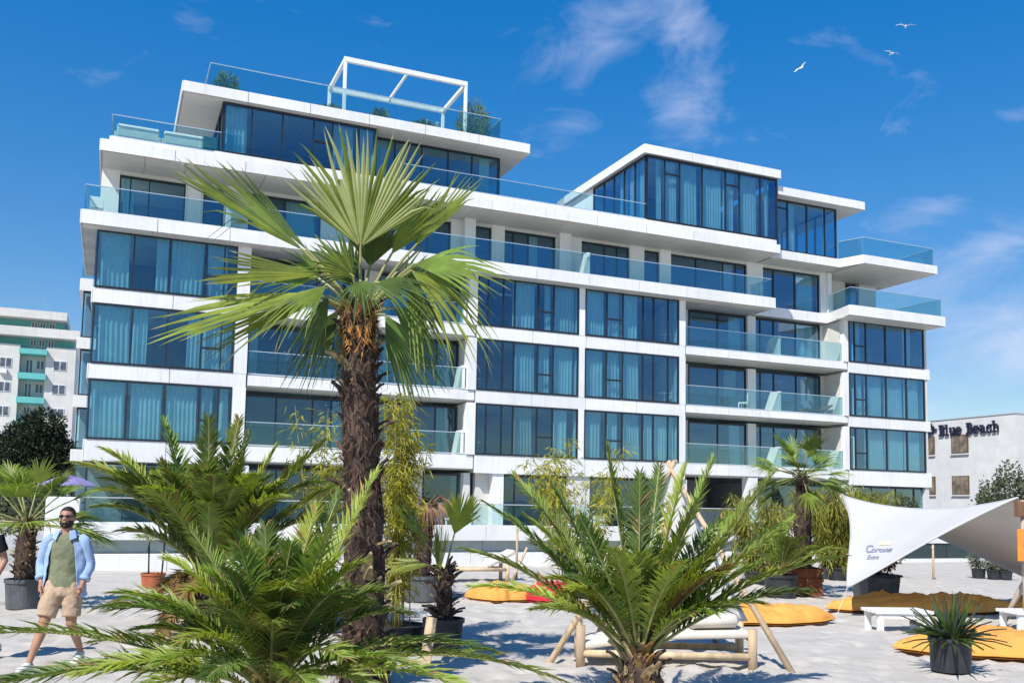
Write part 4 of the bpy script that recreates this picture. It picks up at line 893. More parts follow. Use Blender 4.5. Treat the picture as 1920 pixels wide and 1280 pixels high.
# right palm: metres from its crown, photo scale 179 px per metre
def T(px, py, cx, cy, k, dy, lift, *a): return ((px-cx)/k, dy, (cy-py)/k, lift)+a
c = (1197, 1212, 194)
tipsC = [T(866, 1024, *c, .2, .35), T(905, 935, *c, .3, .30, 'frond_dark'), T(960, 880, *c, .5, .25), T(1138, 822, *c, .2, .12, 'frond_green'), T(1250, 858, *c, .5, .08), T(1340, 846, *c, .1, .10, 'frond_green'), T(1465, 868, *c, .3, .05, 'frond_green'),
         T(1562, 1022, *c, -.2, .28, 'frond_green'), T(1492, 1082, *c, -.4, .30), T(1440, 985, *c, -.1, .15), T(1520, 955, *c, .6, .2), T(890, 1088, *c, -.2, .35), T(1000, 1120, *c, -.5, .30), T(1340, 1040, *c, -.5, .2, 'frond_dry'),
         T(1040, 900, *c, .6, .15, 'frond_dark'), T(1190, 880, *c, -.3, .1, 'frond_dark'), T(1080, 960, *c, -.5, .15), T(1290, 930, *c, -.4, .12), T(1000, 1010, *c, .7, .25), T(1380, 960, *c, .7, .2, 'frond_dark'), T(1130, 1010, *c, -.8, .3, 'frond_fresh'), T(1250, 1030, *c, -.8, .3), T(1060, 1060, *c, -.8, .35, 'frond_dark'), T(1390, 1100, *c, -.7, .3)]
feather_palm('stout feather palm with arching fronds right of centre in front of the daybed', (1.24, 9.0, 0), .50, .215, tipsC+[T(1335, 1000, *c, -.3, .15, 'frond_fresh'), T(1410, 1030, *c, -.4, .2), T(1425, 915, *c, .4, .1, 'frond_green'), T(985, 960, *c, -.1, .25, 'frond_green'), T(1290, 860, *c, .2, .1, 'frond_fresh')], 3, 1, 18, 1.3, 72, .31, .0105, 70, group='feather palms in the foreground', elev=(.5, 1.35))
c = (392, 1085, 128)
tipsA = [T(138, 880, *c, -.2, .75, 'frond_fresh'), T(165, 850, *c, .3, .55, 'frond_fresh'), T(282, 795, *c, .2, .15), T(372, 790, *c, .1, .1, 'frond_dark'), T(415, 785, *c, .5, .12), T(500, 840, *c, .2, .1, 'frond_fresh'), T(592, 832, *c, .1, .25, 'frond_green'), T(630, 905, *c, .2, .3), T(640, 960, *c, -.2, .35),
         T(205, 960, *c, -.6, .6, 'frond_dark'), T(440, 815, *c, .4, .1, 'frond_dark'), T(240, 900, *c, -.5, .4), T(320, 880, *c, -.6, .3), T(460, 880, *c, -.6, .25), T(540, 930, *c, -.6, .3), T(270, 1000, *c, -.9, .4, 'frond_dark'), T(350, 1180, *c, -.9, .4, 'frond_dry'), T(420, 950, *c, -.9, .4), T(560, 1020, *c, -.7, .4), T(310, 1130, *c, -.5, .35, 'frond_dry')]
feather_palm('large feather palm with yellowing arching fronds behind the nearest palm on the left', (-4.33, 13.6, 0), .80, .34, tipsA, 5, 1.1, 34, 2.2, 74, .42, .0145, 70, group='feather palms in the foreground', elev=(.8, 1.42))
c = (515, 1300, 235)
tipsB = [T(-40, 1200, *c, -.6, .45, 'frond_green'), T(25, 1290, *c, -.9, .45, 'frond_dark'), T(330, 1012, *c, .3, .25, 'frond_green'), T(690, 890, *c, .3, .1, 'frond_fresh'), T(610, 930, *c, .5, .1), T(1050, 1252, *c, -.5, .45, 'frond_green'), T(930, 1215, *c, -.2, .35, 'frond_dark'),
         T(500, 1000, *c, -.1, .25, 'frond_dark'), T(440, 1020, *c, .2, .3), T(560, 1030, *c, -.3, .3, 'frond_green'), T(640, 1000, *c, -.5, .2, 'frond_green'), T(400, 1110, *c, -.5, .4), T(300, 1180, *c, -.4, .35, 'frond_dark'), T(210, 1260, *c, -.4, .3, 'frond_green'), T(800, 1225, *c, -.7, .3), T(665, 1100, *c, -.7, .3, 'frond_dark'), T(480, 1130, *c, -.9, .4, 'frond_dark'), T(600, 1120, *c, -1.0, .4, 'frond_dark'),
         T(380, 1220, *c, -.9, .35), T(690, 1200, *c, -1.0, .35), T(480, 1230, *c, -1.1, .3), T(160, 1225, *c, .2, .3), T(570, 960, *c, .4, .2, 'frond_fresh')]
feather_palm('nearest feather palm spreading low fronds across the bottom left corner', (-1.86, 7.45, 0), .42, .22, tipsB+[T(250, 1120, *c, -.3, .4, 'frond_green'), T(330, 1060, *c, -.2, .35, 'frond_fresh'), T(640, 1060, *c, -.4, .3, 'frond_fresh'), T(560, 1090, *c, -.8, .3, 'frond_green'), T(110, 1262, *c, -.7, .3, 'frond_green'), T(240, 1240, *c, -.8, .35, 'frond_fresh'), T(330, 1275, *c, -.9, .3, 'frond_green'), T(900, 1262, *c, -.7, .3, 'frond_fresh'), T(760, 1268, *c, -.9, .3, 'frond_green'), T(640, 1255, *c, -1.0, .3, 'frond_green'), T(430, 1180, *c, -1.0, .35, 'frond_fresh')], 7, 0.9, 28, 1.5, 62, .33, .0092, 40, group='feather palms in the foreground', elev=(.65, 1.38))

# --- potted plants
def pot(par, r, h, m_='pot_black', taper=.86, z=0):
    MB().lathe([(r*taper, 0), (r*taper*1.01, .01), (r*.97, h*.86), (r*1.04, h*.87), (r*1.04, h), (r*.95, h), (r*.93, h*.86)], 28).build('pot', m_, par, smooth=False); MB().lathe([(r*.94, h*.85), (r*.5, h*.90), (.01, h*.91)], 20).build('soil', 'soil', par, smooth=True)
SP = thing('potted_fan_palm', 'small fan palm with four upright leaves in a black pot', 'palm', (-.86, 12.5, 0)); pot(SP, .27, .40, 'pot_black')
trunk(SP, [(0, 0, .34), (0, 0, .6), (0, 0, .95), (0, 0, 1.02)], [.09, .11, .09, .03], 46, 9, [STUBS[1], STUBS[2]], 260, hairlen=.12)
C0 = Vector((0, 0, .98)); k_ = 139
def spl(hx, hy, tx, ty, Rd, span, nrm, seed, droop=.1, dep=0, mt=('frond_fresh', 'rachis', 'frond_fresh'), ns=26): fan(C0, (( hx-832)/k_, dep, (1214-hy)/k_), ((tx-hx)/k_, 0, (hy-ty)/k_), nrm, Rd, span, seed, ns, droop, .85, .012, tipvar=.05).build('frond', list(mt)+['leaf_tip'], SP)
spl(848, 1005, 872, 925, .62, R(70), (-.1, -1, .1), 1, .05, 0); spl(795, 1020, 738, 945, .66, R(34), (.6, -.6, .5), 2, .05, 0, ('frond_green', 'rachis', 'frond_green')); spl(822, 1085, 822, 985, .72, R(26), (.5, -.8, 0), 3, .0, -.1, ('frond_fresh', 'rachis', 'frond_green')); spl(805, 1062, 725, 1060, .58, R(60), (0, -.5, .85), 4, .1, -.1)
def clump(par, H, n_c, n_l, spread, seed, leaf=.16, lw=.014, m_='bamboo_leaf', cane='bamboo_cane', low=.15, arch=.25, base=.18, z0=0, droopy=.4, br_=.28):
    rr = random.Random(seed); cs = []
    for i in range(n_c):
        a = rr.random()*2*PI; r = base*rr.random()**.5; h = H*rr.uniform(.65, 1.0); b = Vector((math.cos(a)*r, math.sin(a)*r, z0)); e = b+Vector((math.cos(a)*spread*rr.uniform(.3, 1), math.sin(a)*spread*rr.uniform(.3, 1), h))
        md = b.lerp(e, .5)+Vector((-math.cos(a)*arch*.3, -math.sin(a)*arch*.3, arch*.3)); cs.append((b, md, e))
        MB().tube([b, b.lerp(md, .5)+(md-b.lerp(e, .5))*.25, md, md.lerp(e, .6), e], [.010, .009, .008, .006, .002], 5).build('cane', cane, par, smooth=True)
    m = MB()
    for i in range(n_l):
        b, md, e = rr.choice(cs); t = low+(1-low)*rr.random()**.8; p = b*(1-t)**2+md*(2*t*(1-t))+e*t*t
        a = rr.random()*2*PI; br = rr.random()*br_*(.4+t*.4); p = p+Vector((math.cos(a)*br, math.sin(a)*br, rr.gauss(0, .05)))
        a2 = a+rr.gauss(0, .8); L = leaf*rr.uniform(.6, 1.3); d = Vector((math.cos(a2), math.sin(a2), rr.gauss(-droopy, .45))).normalized(); w = d.cross(UP)
        if w.length < .01: continue
        w = (w.normalized()+Vector((0, 0, rr.gauss(0, .5)))).normalized()*lw*rr.uniform(.7, 1.3)
        m.add([p, p+d*L*.4-w, p+d*L+Vector((0, 0, -.25*L)), p+d*L*.4+w], [(0, 1, 2), (0, 2, 3)])
    o = m.build('foliage', m_, par); return o
BQ = thing('potted_bamboo', 'tall yellow green bamboo in a wide black pot right of the tall palm trunk', 'bamboo', (-1.52, 12.8, 0), 0, 'potted bamboos'); pot(BQ, .40, .27, 'pot_black', .9); clump(BQ, 3.3, 18, 3600, .14, 5, .15, .011, z0=.22, base=.20, br_=.17)
B2 = thing('potted_bamboo', 'yellow green bamboo half hidden left behind the tall palm trunk', 'bamboo', (-3.0, 14.4, 0), 0, 'potted bamboos'); pot(B2, .36, .3); clump(B2, 3.3, 10, 1100, .4, 15, .16, .011, z0=.22)
B3 = thing('potted_bamboo', 'yellow green bamboo behind the right feather palm', 'bamboo', (1.55, 20.2, 0), 0, 'potted bamboos'); pot(B3, .42, .4); clump(B3, 3.1, 16, 2200, .9, 25, .2, .016, z0=.3, base=.5)
WB = thing('weeping_bush', 'round weeping yellow green bush beside the white sail', 'bush', (9.35, 26.4, 0)); pot(WB, .55, .35)
clump(WB, 2.5, 34, 9000, 1.25, 35, .26, .016, 'willow_leaf', 'bamboo_cane', .02, .9, .5, .25, 1.0)
WB2 = thing('weeping_bush', 'smaller yellow green bush left of the far fan palm', 'bush', (6.5, 24.2, 0)); pot(WB2, .45, .35); clump(WB2, 2.1, 22, 4000, .8, 36, .22, .015, 'willow_leaf', 'bamboo_cane', .02, .6, .4, .25, .8)
# far right fan palm in its crate, grey pot beside it
FR = thing('far_fan_palm', 'mid height fan palm in a red brown crate beside the weeping bush', 'palm', (6.65, 21.3, 0))
MB().box(-.34, .34, -.34, .34, -.05, .62).build('crate', 'crate_red', FR, bevel=.02)
for z in (.14, .36, .58): MB().box(-.36, .36, -.36, .36, z-.04, z+.04).build('crate_band', 'crate_red', FR, bevel=.008)
trunk(FR, [(0, 0, .5), (0, 0, 1.2), (.0, 0, 2.1), (0, 0, 2.75)], [.20, .19, .17, .08], 60, 12, STUBS, 500, hairlen=.14)
rr = random.Random(8)
for i in range(26):
    a = i*2.39996; e_ = rr.uniform(-.75, 1.3); H = Vector((math.cos(a)*math.cos(e_), math.sin(a)*math.cos(e_), math.sin(e_)))*rr.uniform(.45, .7); C1 = Vector((0, 0, 2.65))
    fan(C1, C1+H, H, (-H.x*.6, -H.y*.6-.4, 1), rr.uniform(.6, .85), R(rr.uniform(80, 140)), 300+i, 24, .35, .45, .013).build('frond', [rr.choice(('frond_green', 'frond_dark')), 'rachis', 'frond_green', 'leaf_tip'], FR)
UF = thing('underplanting_palm', 'low bright green feather palm in a dark pot left of the far fan palm', 'palm', (5.95, 20.6, 0)); pot(UF, .36, .5, 'pot_black')
rr = random.Random(18)
for i in range(16):
    a = i*2.39996; e_ = rr.uniform(.5, 1.35); L = rr.uniform(1.0, 1.5); tip = Vector((math.cos(a)*math.cos(e_)*L, math.sin(a)*math.cos(e_)*L, .5+math.sin(e_)*L*.8)); feather(*bez((0, 0, .45), tip, .25*L), 900+i, 34, .30, .018, .4).build('frond', ['frond_green', 'rachis', 'frond_dry'], UF)
# left fan palm behind the man
LF = thing('left_fan_palm', 'broad fan palm in a grey pot behind the man at the left edge', 'palm', (-8.35, 16.2, 0)); pot(LF, .30, .50, 'pot_grey')
trunk(LF, [(0, 0, .5), (0, 0, .8), (0, 0, 1.3), (0, 0, 1.5)], [.16, .17, .14, .07], 44, 13, [STUBS[3], STUBS[1], STUBY[0]], 260)
rr = random.Random(28)
for i in range(24):
    a = i*2.39996; e_ = rr.uniform(-.2, 1.35); H = Vector((math.cos(a)*math.cos(e_), math.sin(a)*math.cos(e_), math.sin(e_)))*rr.uniform(.55, .9); C1 = Vector((0, 0, 1.42))
    fan(C1, C1+H, H, (-H.x*.7, -H.y*.7-.3, 1), rr.uniform(.6, .8), R(rr.uniform(90, 150)), 400+i, 26, .3, .5, .012).build('frond', [rr.choice(('frond_green', 'frond_dark', 'frond_fresh')), 'rachis', 'frond_green', 'leaf_tip'], LF)
TC = thing('potted_sapling', 'two thin stemmed palm saplings in a terracotta pot before the terrace wall', 'plant', (-7.65, 20.2, 0)); pot(TC, .25, .32, 'pot_terracotta')
for sx in (-.1, .18):
    MB().tube([(sx, 0, .25), (sx*1.2, 0, 1.0)], .018, 6).build('stem', 'bark', TC, smooth=True)
    for i in range(8):
        a = i*2.4; H = Vector((sx*1.2+math.cos(a)*.12, math.sin(a)*.12, 1.08)); fan((sx*1.2, 0, .98), H, (math.cos(a), math.sin(a), .5-.15*(i % 4)), (0, -.3, 1), .34, R(70), 500+i, 12, .5, .4, .006).build('frond', ['frond_dark', 'rachis', 'frond_green', 'leaf_tip'], TC)
# spiky plant in the black pot, front right
YP = thing('potted_yucca', 'spiky grey green plant in a black pot in front of the orange cushion', 'plant', (5.38, 11.5, 0)); pot(YP, .245, .40, 'pot_black', .92)
rr = random.Random(38); 
for i in range(130):
    a = rr.random()*2*PI; e_ = rr.uniform(.15, 1.45); L = rr.uniform(.34, .66); d = Vector((math.cos(a)*math.cos(e_), math.sin(a)*math.cos(e_), math.sin(e_))); p0 = Vector((math.cos(a)*.09*rr.random(), math.sin(a)*.09*rr.random(), .35)); w = d.cross(UP).normalized()*rr.uniform(.015, .027); up_ = w.cross(d).normalized()*.010
    m = MB(); g = Vector((0, 0, -1)); rows = []
    for t, ww in ((0, .6), (.35, 1), (.7, .75), (1, .05)):
        p = p0+d*L*t+g*(.30*L*t*t*math.cos(e_)); rows += [p-w*ww+up_, p-up_*.6, p+w*ww+up_]
    m.add(rows, [(3*j+c_, 3*j+c_+1, 3*j+4+c_, 3*j+3+c_) for j in range(3) for c_ in (0, 1)]); m.build('leaf', rr.choice(('yucca_leaf', 'yucca_leaf', 'frond_dark')), YP)
# withered shrub in a grey square pot
DP = thing('withered_shrub', 'withered reddish shrub in a grey tapered tub under the sail edge', 'plant', (7.75, 19.9, 0), .1)
m = MB(); m.add([(-.32, -.32, -.03), (.32, -.32, -.03), (.32, .32, -.03), (-.32, .32, -.03), (-.37, -.37, .55), (.37, -.37, .55), (.37, .37, .55), (-.37, .37, .55)], [(0, 3, 2, 1), (4, 5, 6, 7), (0, 1, 5, 4), (1, 2, 6, 5), (2, 3, 7, 6), (3, 0, 4, 7)]); m.build('pot', 'pot_grey', DP, bevel=.012); MB().box(-.40, .40, -.40, .40, .55, .60).build('pot_rim', 'pot_black', DP, bevel=.008)
clump(DP, .62, 22, 900, .3, 45, .10, .025, 'dead_leaf', 'bark', .2, .1, .25, .55, .2)
for i, (px_, py_, lab, h) in enumerate(((1835, 1082, 'small shrub in a black tub below the sail, left one of the row', .55), (1864, 1084, 'small shrub in a black tub below the sail, middle of the row', .35), (1885, 1085, 'small shrub in a black tub below the sail, right one of the row', .35))):
    g = gnd(px_, py_); s = thing('tub_shrub', lab, 'plant', (g.x, g.y, 0), 0, 'small tub shrubs'); pot(s, .20, .26); clump(s, h, 7, 380, .2, 60+i, .10, .018, 'olive_leaf', 'bark', .2, .1, .08, .2)
# dried palm before the terrace
DR = thing('withered_palm', 'dried brown palm with hanging dead leaves before the terrace wall', 'palm', (-1.75, 18.6, 0)); pot(DR, .4, .5, 'pot_grey')
trunk(DR, [(0, 0, .4), (.02, 0, 1.0), (.06, 0, 1.6), (.06, 0, 1.9)], [.17, .18, .15, .07], 40, 19, STUBS, 400)
rr = random.Random(58)
for i in range(14):
    a = i*2.39996; H = Vector((.06+math.cos(a)*.3, math.sin(a)*.3, 1.9+rr.uniform(-.1, .2))); fan((.06, 0, 1.8), H, (math.cos(a)*.6, math.sin(a)*.6, -.6+rr.uniform(0, .5)), (math.cos(a), math.sin(a), .6), rr.uniform(.45, .62), R(80), 600+i, 16, .7, .4, .012).build('frond', ['dead_leaf', 'bark_fibre', 'frond_dry', 'frond_dry'], DR)

# --- trees and bushes further off
def leaf_cloud(n_l, blobs, seed, leaf, lw=.5, shell=.55):
    rr = random.Random(seed); m = MB()
    tot = sum(b[3]*b[4]*b[5] for b in blobs)
    for (cx, cy, cz, rx, ry, rz) in blobs:
        for i in range(int(n_l*rx*ry*rz/tot)):
            v = Vector((rr.gauss(0, 1), rr.gauss(0, 1), rr.gauss(0, 1))).normalized(); q = rr.random()**(1/3)*(1-shell)+shell*rr.uniform(.7, 1.08)
            q *= 1+.25*noise.noise((v.x*2.5+seed, v.y*2.5, v.z*2.5))
            p = Vector((cx+v.x*rx*q, cy+v.y*ry*q, cz+v.z*rz*q)); d = (v+Vector((rr.gauss(0, .8), rr.gauss(0, .8), rr.gauss(-.1, .8)))).normalized(); w = d.cross(Vector((rr.gauss(0, 1), rr.gauss(0, 1), rr.gauss(0, 1)))).normalized(); L = leaf*rr.uniform(.6, 1.4)
            m.add([p, p+d*L*.5-w*L*lw*.5, p+d*L, p+d*L*.5+w*L*lw*.5], [(0, 1, 2, 3)])
    return m
def tree(name, label, loc, h, blobs, n_l, leaf, lm, seed, tr, group=None, cat='tree'):
    t = thing(name, label, cat, loc, 0, group); rr = random.Random(seed); m = MB(); top = h*.55
    m.tube([(0, 0, -.2), (.05, 0, top*.5), (0, .05, top)], [tr, tr*.75, tr*.5], 8)
    for b in blobs: m.tube([(0, .02, top*rr.uniform(.4, .9)), (b[0]*.5, b[1]*.5, (top+b[2])*.5), b[:3]], [tr*.45, tr*.3, tr*.08], 5)
    m.build('trunk', 'bark', t, smooth=True); leaf_cloud(n_l, blobs, seed, leaf).build('crown', lm, t); return t
b_ = at(60, 900, 60)
tree('dark_tree', 'dark dense evergreen tree before the distant turquoise block', (b_.x, b_.y, 0), 7.4, [(0, 0, 5.0, 2.0, 1.8, 2.2), (1.2, 0, 4.0, 1.9, 1.6, 2.0), (-1.5, .2, 3.9, 1.9, 1.6, 2.1), (.6, 0, 6.2, 1.3, 1.3, 1.4), (-2.1, 0, 2.2, 1.7, 1.4, 1.9), (1.9, -.2, 2.5, 1.7, 1.4, 2.0), (0, -.5, 2.4, 2.5, 1.5, 2.2)], 30000, .22, 'tree_leaf', 3, .25)
for (px_, d_, h, w, lab, sd) in ((1893, 42, 4.3, 1.2, 'grey green tree at the right edge beside the white building', 4), (1845, 46, 3.6, .5, 'slim young conifer before the wall of the white building', 5)):
    b_ = at(px_, 930, d_); tree('garden_tree', lab, (b_.x, b_.y, 0), h, [(0, 0, h*.55, w, w, h*.30), (-w*.5, 0, h*.42, w*.8, w*.7, h*.25), (w*.5, 0, h*.40, w*.8, w*.7, h*.28), (0, 0, h*.78, w*.5, w*.5, h*.22)] if w > 1 else [(0, 0, h*.35, w, w, h*.3), (0, 0, h*.6, w*.65, w*.65, h*.28), (0, 0, h*.85, w*.3, w*.3, h*.18)], 5200 if w > 1 else 2200, .16, 'olive_leaf', sd, .08, 'garden trees right')
for i, (px_, d_, h, w, lab) in enumerate(((1880, 40, 2.5, 2.0, 'low hedge bush under the tree at the right edge'), (1695, 44, 2.75, .8, 'bush before the ground floor glass of the right wing, right one'), (1640, 44, 2.8, .6, 'bush before the ground floor glass of the right wing, left one'), (40, 38, 2.3, 2.2, 'green bush below the dark tree at the left edge'))):
    b_ = at(px_, 950, d_); s = thing('garden_bush', lab, 'bush', (b_.x, b_.y, 0), 0, 'garden bushes')
    MB().tube([(0, 0, -.1), (0, 0, h*.5)], .05, 6).build('stem', 'bark', s); leaf_cloud(3600, [(0, 0, h*.5, w, w*.6, h*.5), (-w*.6, 0, h*.4, w*.7, w*.5, h*.4), (w*.6, 0, h*.42, w*.7, w*.5, h*.42)], 70+i, .15).build('foliage', 'olive_leaf' if i else 'bush_leaf', s)
# roof garden
for i, (u, y, h, w, lab, m_) in enumerate(((3.75, .4, 1.1, .6, 'tufted green plant behind glass at the left end of the roof deck', 'roof_leaf'), (15.3, 1.0, 2.3, 1.1, 'tall bushy shrub at the right end of the roof deck', 'roof_leaf'), (15.0, .4, 1.2, .9, 'shrub beside the right pergola post on the roof deck', 'roof_leaf'), (10.5, .4, .75, .4, 'small green shrub in the middle of the roof deck', 'roof_leaf'), (8.3, .5, .5, .5, 'low plant at the left pergola post on the roof deck', 'roof_leaf'), (12.6, .5, .55, .7, 'low plants along the roof deck under the pergola', 'roof_leaf'))):
    s = thing('roof_plant', lab, 'plant', bp(u, y, 19.06), YAW, 'roof deck plants'); MB().tube([(0, 0, 0), (0, 0, h*.5)], .03, 5).build('stem', 'bark', s)
    m = MB(); rr = random.Random(90+i)
    for k in range(1500 if h > 1.5 else 620):
        a = rr.random()*2*PI; r = w*rr.random()**.5; z = h*rr.random()*(1-.45*(r/w)**2); p = Vector((math.cos(a)*r*.7, math.sin(a)*r*.7, z)); d = Vector((math.cos(a)*.5+rr.gauss(0, .3), math.sin(a)*.5+rr.gauss(0, .3), rr.uniform(.2, 1.2))).normalized(); L = .3*rr.uniform(.6, 1.2); w_ = d.cross(Vector((rr.gauss(0, 1), rr.gauss(0, 1), .2))).normalized()*.022
        m.add([p, p+d*L*.5-w_, p+d*L, p+d*L*.5+w_], [(0, 1, 2, 3)])
    m.build('foliage', m_, s)

# ------------------------------------------------------------------ people
mat('skin', (.42, .22, .14), .5, var=.10, vscale=9, spec=.35); mat('hair_dark', (.018, .012, .010), .6, var=.3, vscale=40, bump=.4, bscale=120)
mat('shirt_blue', (.33, .455, .67), .85, var=.10, vscale=7, bump=.3, bscale=14, spec=.1); mat('tee_olive', (.20, .215, .135), .9, var=.10, vscale=6, bump=.35, bscale=12, spec=.1)
mat('shorts_tan', (.47, .34, .235), .9, var=.1, vscale=6, bump=.35, bscale=12, spec=.1); mat('shoe_white', (.72, .71, .69), .6, var=.08, vscale=9); mat('sole', (.35, .34, .32), .7)
mat('lens_black', (.006, .006, .007), .12, spec=.7); mat('tee_black', (.02, .02, .024), .9, var=.1, spec=.1); mat('shorts_navy', (.03, .035, .06), .9, spec=.1)
TXC = bpy.data.textures.new('cloth_folds', 'CLOUDS'); TXC.noise_scale = .09; TXC.noise_depth = 2
def folds(o, st=.022):
    d = o.modifiers.new('folds', 'DISPLACE'); d.texture = TXC; d.strength = st; d.mid_level = .5; d.texture_coords = 'LOCAL'; return o
def remeshed(m, name, mt, par, vox=.010, it=6, fac=.5):
    o = m.build(name, mt, par, smooth=True); r = o.modifiers.new('r', 'REMESH'); r.mode = 'VOXEL'; r.voxel_size = vox; r.use_smooth_shade = True
    s = o.modifiers.new('s', 'SMOOTH'); s.iterations = it; s.factor = fac; return o
def ball(m, c, r, n=14, k=10):
    c = Vector(c); vs = [c+Vector((0, 0, -r[2]))]
    for i in range(1, k):
        a = PI*i/k
        for j in range(n): b = 2*PI*j/n; vs.append(c+Vector((r[0]*math.sin(a)*math.cos(b), r[1]*math.sin(a)*math.sin(b), -r[2]*math.cos(a))))
    vs.append(c+Vector((0, 0, r[2]))); fs = [(0, 1+(j+1) % n, 1+j) for j in range(n)]+[(1+i*n+j, 1+i*n+(j+1) % n, 1+(i+1)*n+(j+1) % n, 1+(i+1)*n+j) for i in range(k-2) for j in range(n)]+[(1+(k-2)*n+j, 1+(k-2)*n+(j+1) % n, len(vs)-1) for j in range(n)]
    m.add(vs, fs)
def hand(m, wrist, d, out_, fwd, curl=.5):
    """palm and five bent fingers; d = towards fingertips, out_ = towards the thumb side, fwd = palm facing"""
    w = Vector(wrist); d, out_, fwd = Vector(d).normalized(), Vector(out_).normalized(), Vector(fwd).normalized()
    m.tube([w-d*.02, w+d*.03, w+d*.085], [(.026, .020), (.036, .018), (.038, .016)], 10)
    for i, (L, o) in enumerate(((.072, .028), (.080, .009), (.075, -.010), (.058, -.028))):
        b = w+d*.08+out_*o; e = b+d*L*.45+fwd*curl*.012; t_ = e+(d*(1-curl*.6)+fwd*curl).normalized()*L*.55; m.tube([b, e, t_], [.0095, .0088, .0068], 8)
    b = w+d*.025+out_*.030; e = b+(d*.6+out_*.7).normalized()*.038+fwd*.01; t_ = e+(d*.95+out_*.2+fwd*.3).normalized()*.032; m.tube([b-out_*.01, b, e, t_], [.014, .0125, .0105, .008], 8)
def person(label, loc, rz, tee, shorts, shirt=None, glasses=True):
    P = thing('person', label, 'person', loc, rz); J = dict(hipL=(-.095, 0, .91), kneeL=(-.15, -.13, .50), ankL=(-.235, -.24, .10), hipR=(.095, 0, .91), kneeR=(.105, -.02, .50), ankR=(.12, .27, .17), shL=(-.185, .0, 1.425), elL=(-.285, .06, 1.15), wrL=(-.225, -.06, .93), shR=(.185, 0, 1.425), elR=(.265, .04, 1.15), wrR=(.215, -.08, .92))
    J = {k: Vector(v) for k, v in J.items()}
    b = MB()
    b.tube([(0, .0, .84), (0, 0, .92), (0, .005, 1.05), (0, .0, 1.2), (0, -.005, 1.33), (0, .0, 1.42), (0, .01, 1.475), (0, .005, 1.52)], [(.12, .09), (.165, .115), (.155, .105), (.165, .108), (.180, .115), (.178, .095), (.11, .075), (.06, .06)], 20)
    b.tube([(0, .01, 1.46), (0, -.005, 1.54), (0, -.012, 1.60)], [.062, .056, .058], 14)
    ball(b, (0, -.015, 1.675), (.076, .096, .115), 20, 14); b.tube([(0, -.10, 1.69), (0, -.118, 1.655), (0, -.10, 1.645)], [.009, .016, .012], 8); ball(b, (0, -.07, 1.60), (.045, .042, .035))
    for sx in (-1, 1): ball(b, (sx*.079, .0, 1.665), (.012, .022, .032), 8, 6); b.tube([(sx*.02, -.095, 1.69), (sx*.055, -.085, 1.695)], .01, 6)
    for s in 'LR':
        h, k, a = J['hip'+s], J['knee'+s], J['ank'+s]; c1 = k.lerp(a, .3)+Vector((0, .018, 0))
        b.tube([h+Vector((0, 0, .03)), h.lerp(k, .35), h.lerp(k, .8), k, c1, k.lerp(a, .7), a, a+Vector((0, 0, -.06))], [.092, .086, .064, .056, .058, .042, .034, .036], 14)
        sh, e, w = J['sh'+s], J['el'+s], J['wr'+s]
        b.tube([sh+Vector((0, 0, .0)), sh.lerp(e, .3), sh.lerp(e, .8), e, e.lerp(w, .3), w], [.050, .047, .041, .038, .038, .026], 12)
        d = (w-e).normalized(); hand(b, w, (d+Vector((0, .1, -.6))).normalized(), (0, -1, .1), (1 if s == 'L' else -1, 0, 0), .7)
    remeshed(b, 'body', 'skin', P, .009, 4)
    for s in 'LR':      # shoes
        a = J['ank'+s]; up_ = .13 if s == 'R' else .0; m = MB()
        heel = a+Vector((0, .05, -.055)); toe = Vector((a.x+(-.02 if s == 'L' else .01), a.y-.20, .045 if s == 'L' else .04))
        m.tube([heel+Vector((0, .015, 0)), heel, heel.lerp(toe, .35)+Vector((0, 0, .012)), heel.lerp(toe, .7), toe, toe+Vector((0, -.03, -.005))], [(.02, .02), (.042, .045), (.045, .05), (.05, .038), (.044, .03), (.02, .015)], 14)
        so2 = remeshed(m, 'shoe', 'shoe_white', P, .009, 3); m = MB(); z_ = Vector((0, 0, -.038)); m.tube([heel+z_, heel.lerp(toe, .5)+z_*.75, toe+z_*.7], [(.044, .012), (.048, .012), (.046, .011)], 12); m.build('sole', 'sole', so2, smooth=True)
    m = MB(); m.tube([(0, 0, .80), (0, 0, .86), (0, 0, .98), (0, 0, 1.0)], [(.17, .12), (.182, .13), (.172, .122), (.17, .12)], 20)
    for s in 'LR':
        h, k = J['hip'+s], J['knee'+s]; m.tube([h+Vector((0, 0, .04)), h.lerp(k, .4), h.lerp(k, .82)], [.105, .108, .104], 16)
    folds(remeshed(m, 'shorts', shorts, P, .011, 3), .028)
    m = MB(); m.tube([(0, .0, .90), (0, 0, .96), (0, .004, 1.08), (0, 0, 1.22), (0, -.004, 1.34), (0, 0, 1.43), (0, .008, 1.485), (0, .005, 1.50)], [(.185, .128), (.186, .130), (.180, .124), (.184, .124), (.196, .128), (.192, .106), (.12, .085), (.075, .068)], 24)
    for s in ('LR' if not shirt else ''): sh, e = J['sh'+s], J['el'+s]; m.tube([sh+Vector((0, 0, .02)), sh.lerp(e, .4), sh.lerp(e, .62)], [.068, .068, .070], 14)
    folds(remeshed(m, 't_shirt', tee, P, .010, 3), .024)
    # hair cap, beard, glasses
    m = MB(); ball(m, (0, -.002, 1.708), (.083, .098, .094), 18, 12); h_ = m.v; m2 = MB(); keep = [f for f in m.f if all((h_[i][2] > 1.70 and not (h_[i][1] < -.055 and h_[i][2] < 1.745)) or (h_[i][1] > .01 and h_[i][2] > 1.62) for i in f)]; m2.add(h_, keep)
    o = m2.build('hair', 'hair_dark', P, smooth=True); o.modifiers.new('t', 'SOLIDIFY').thickness = .014
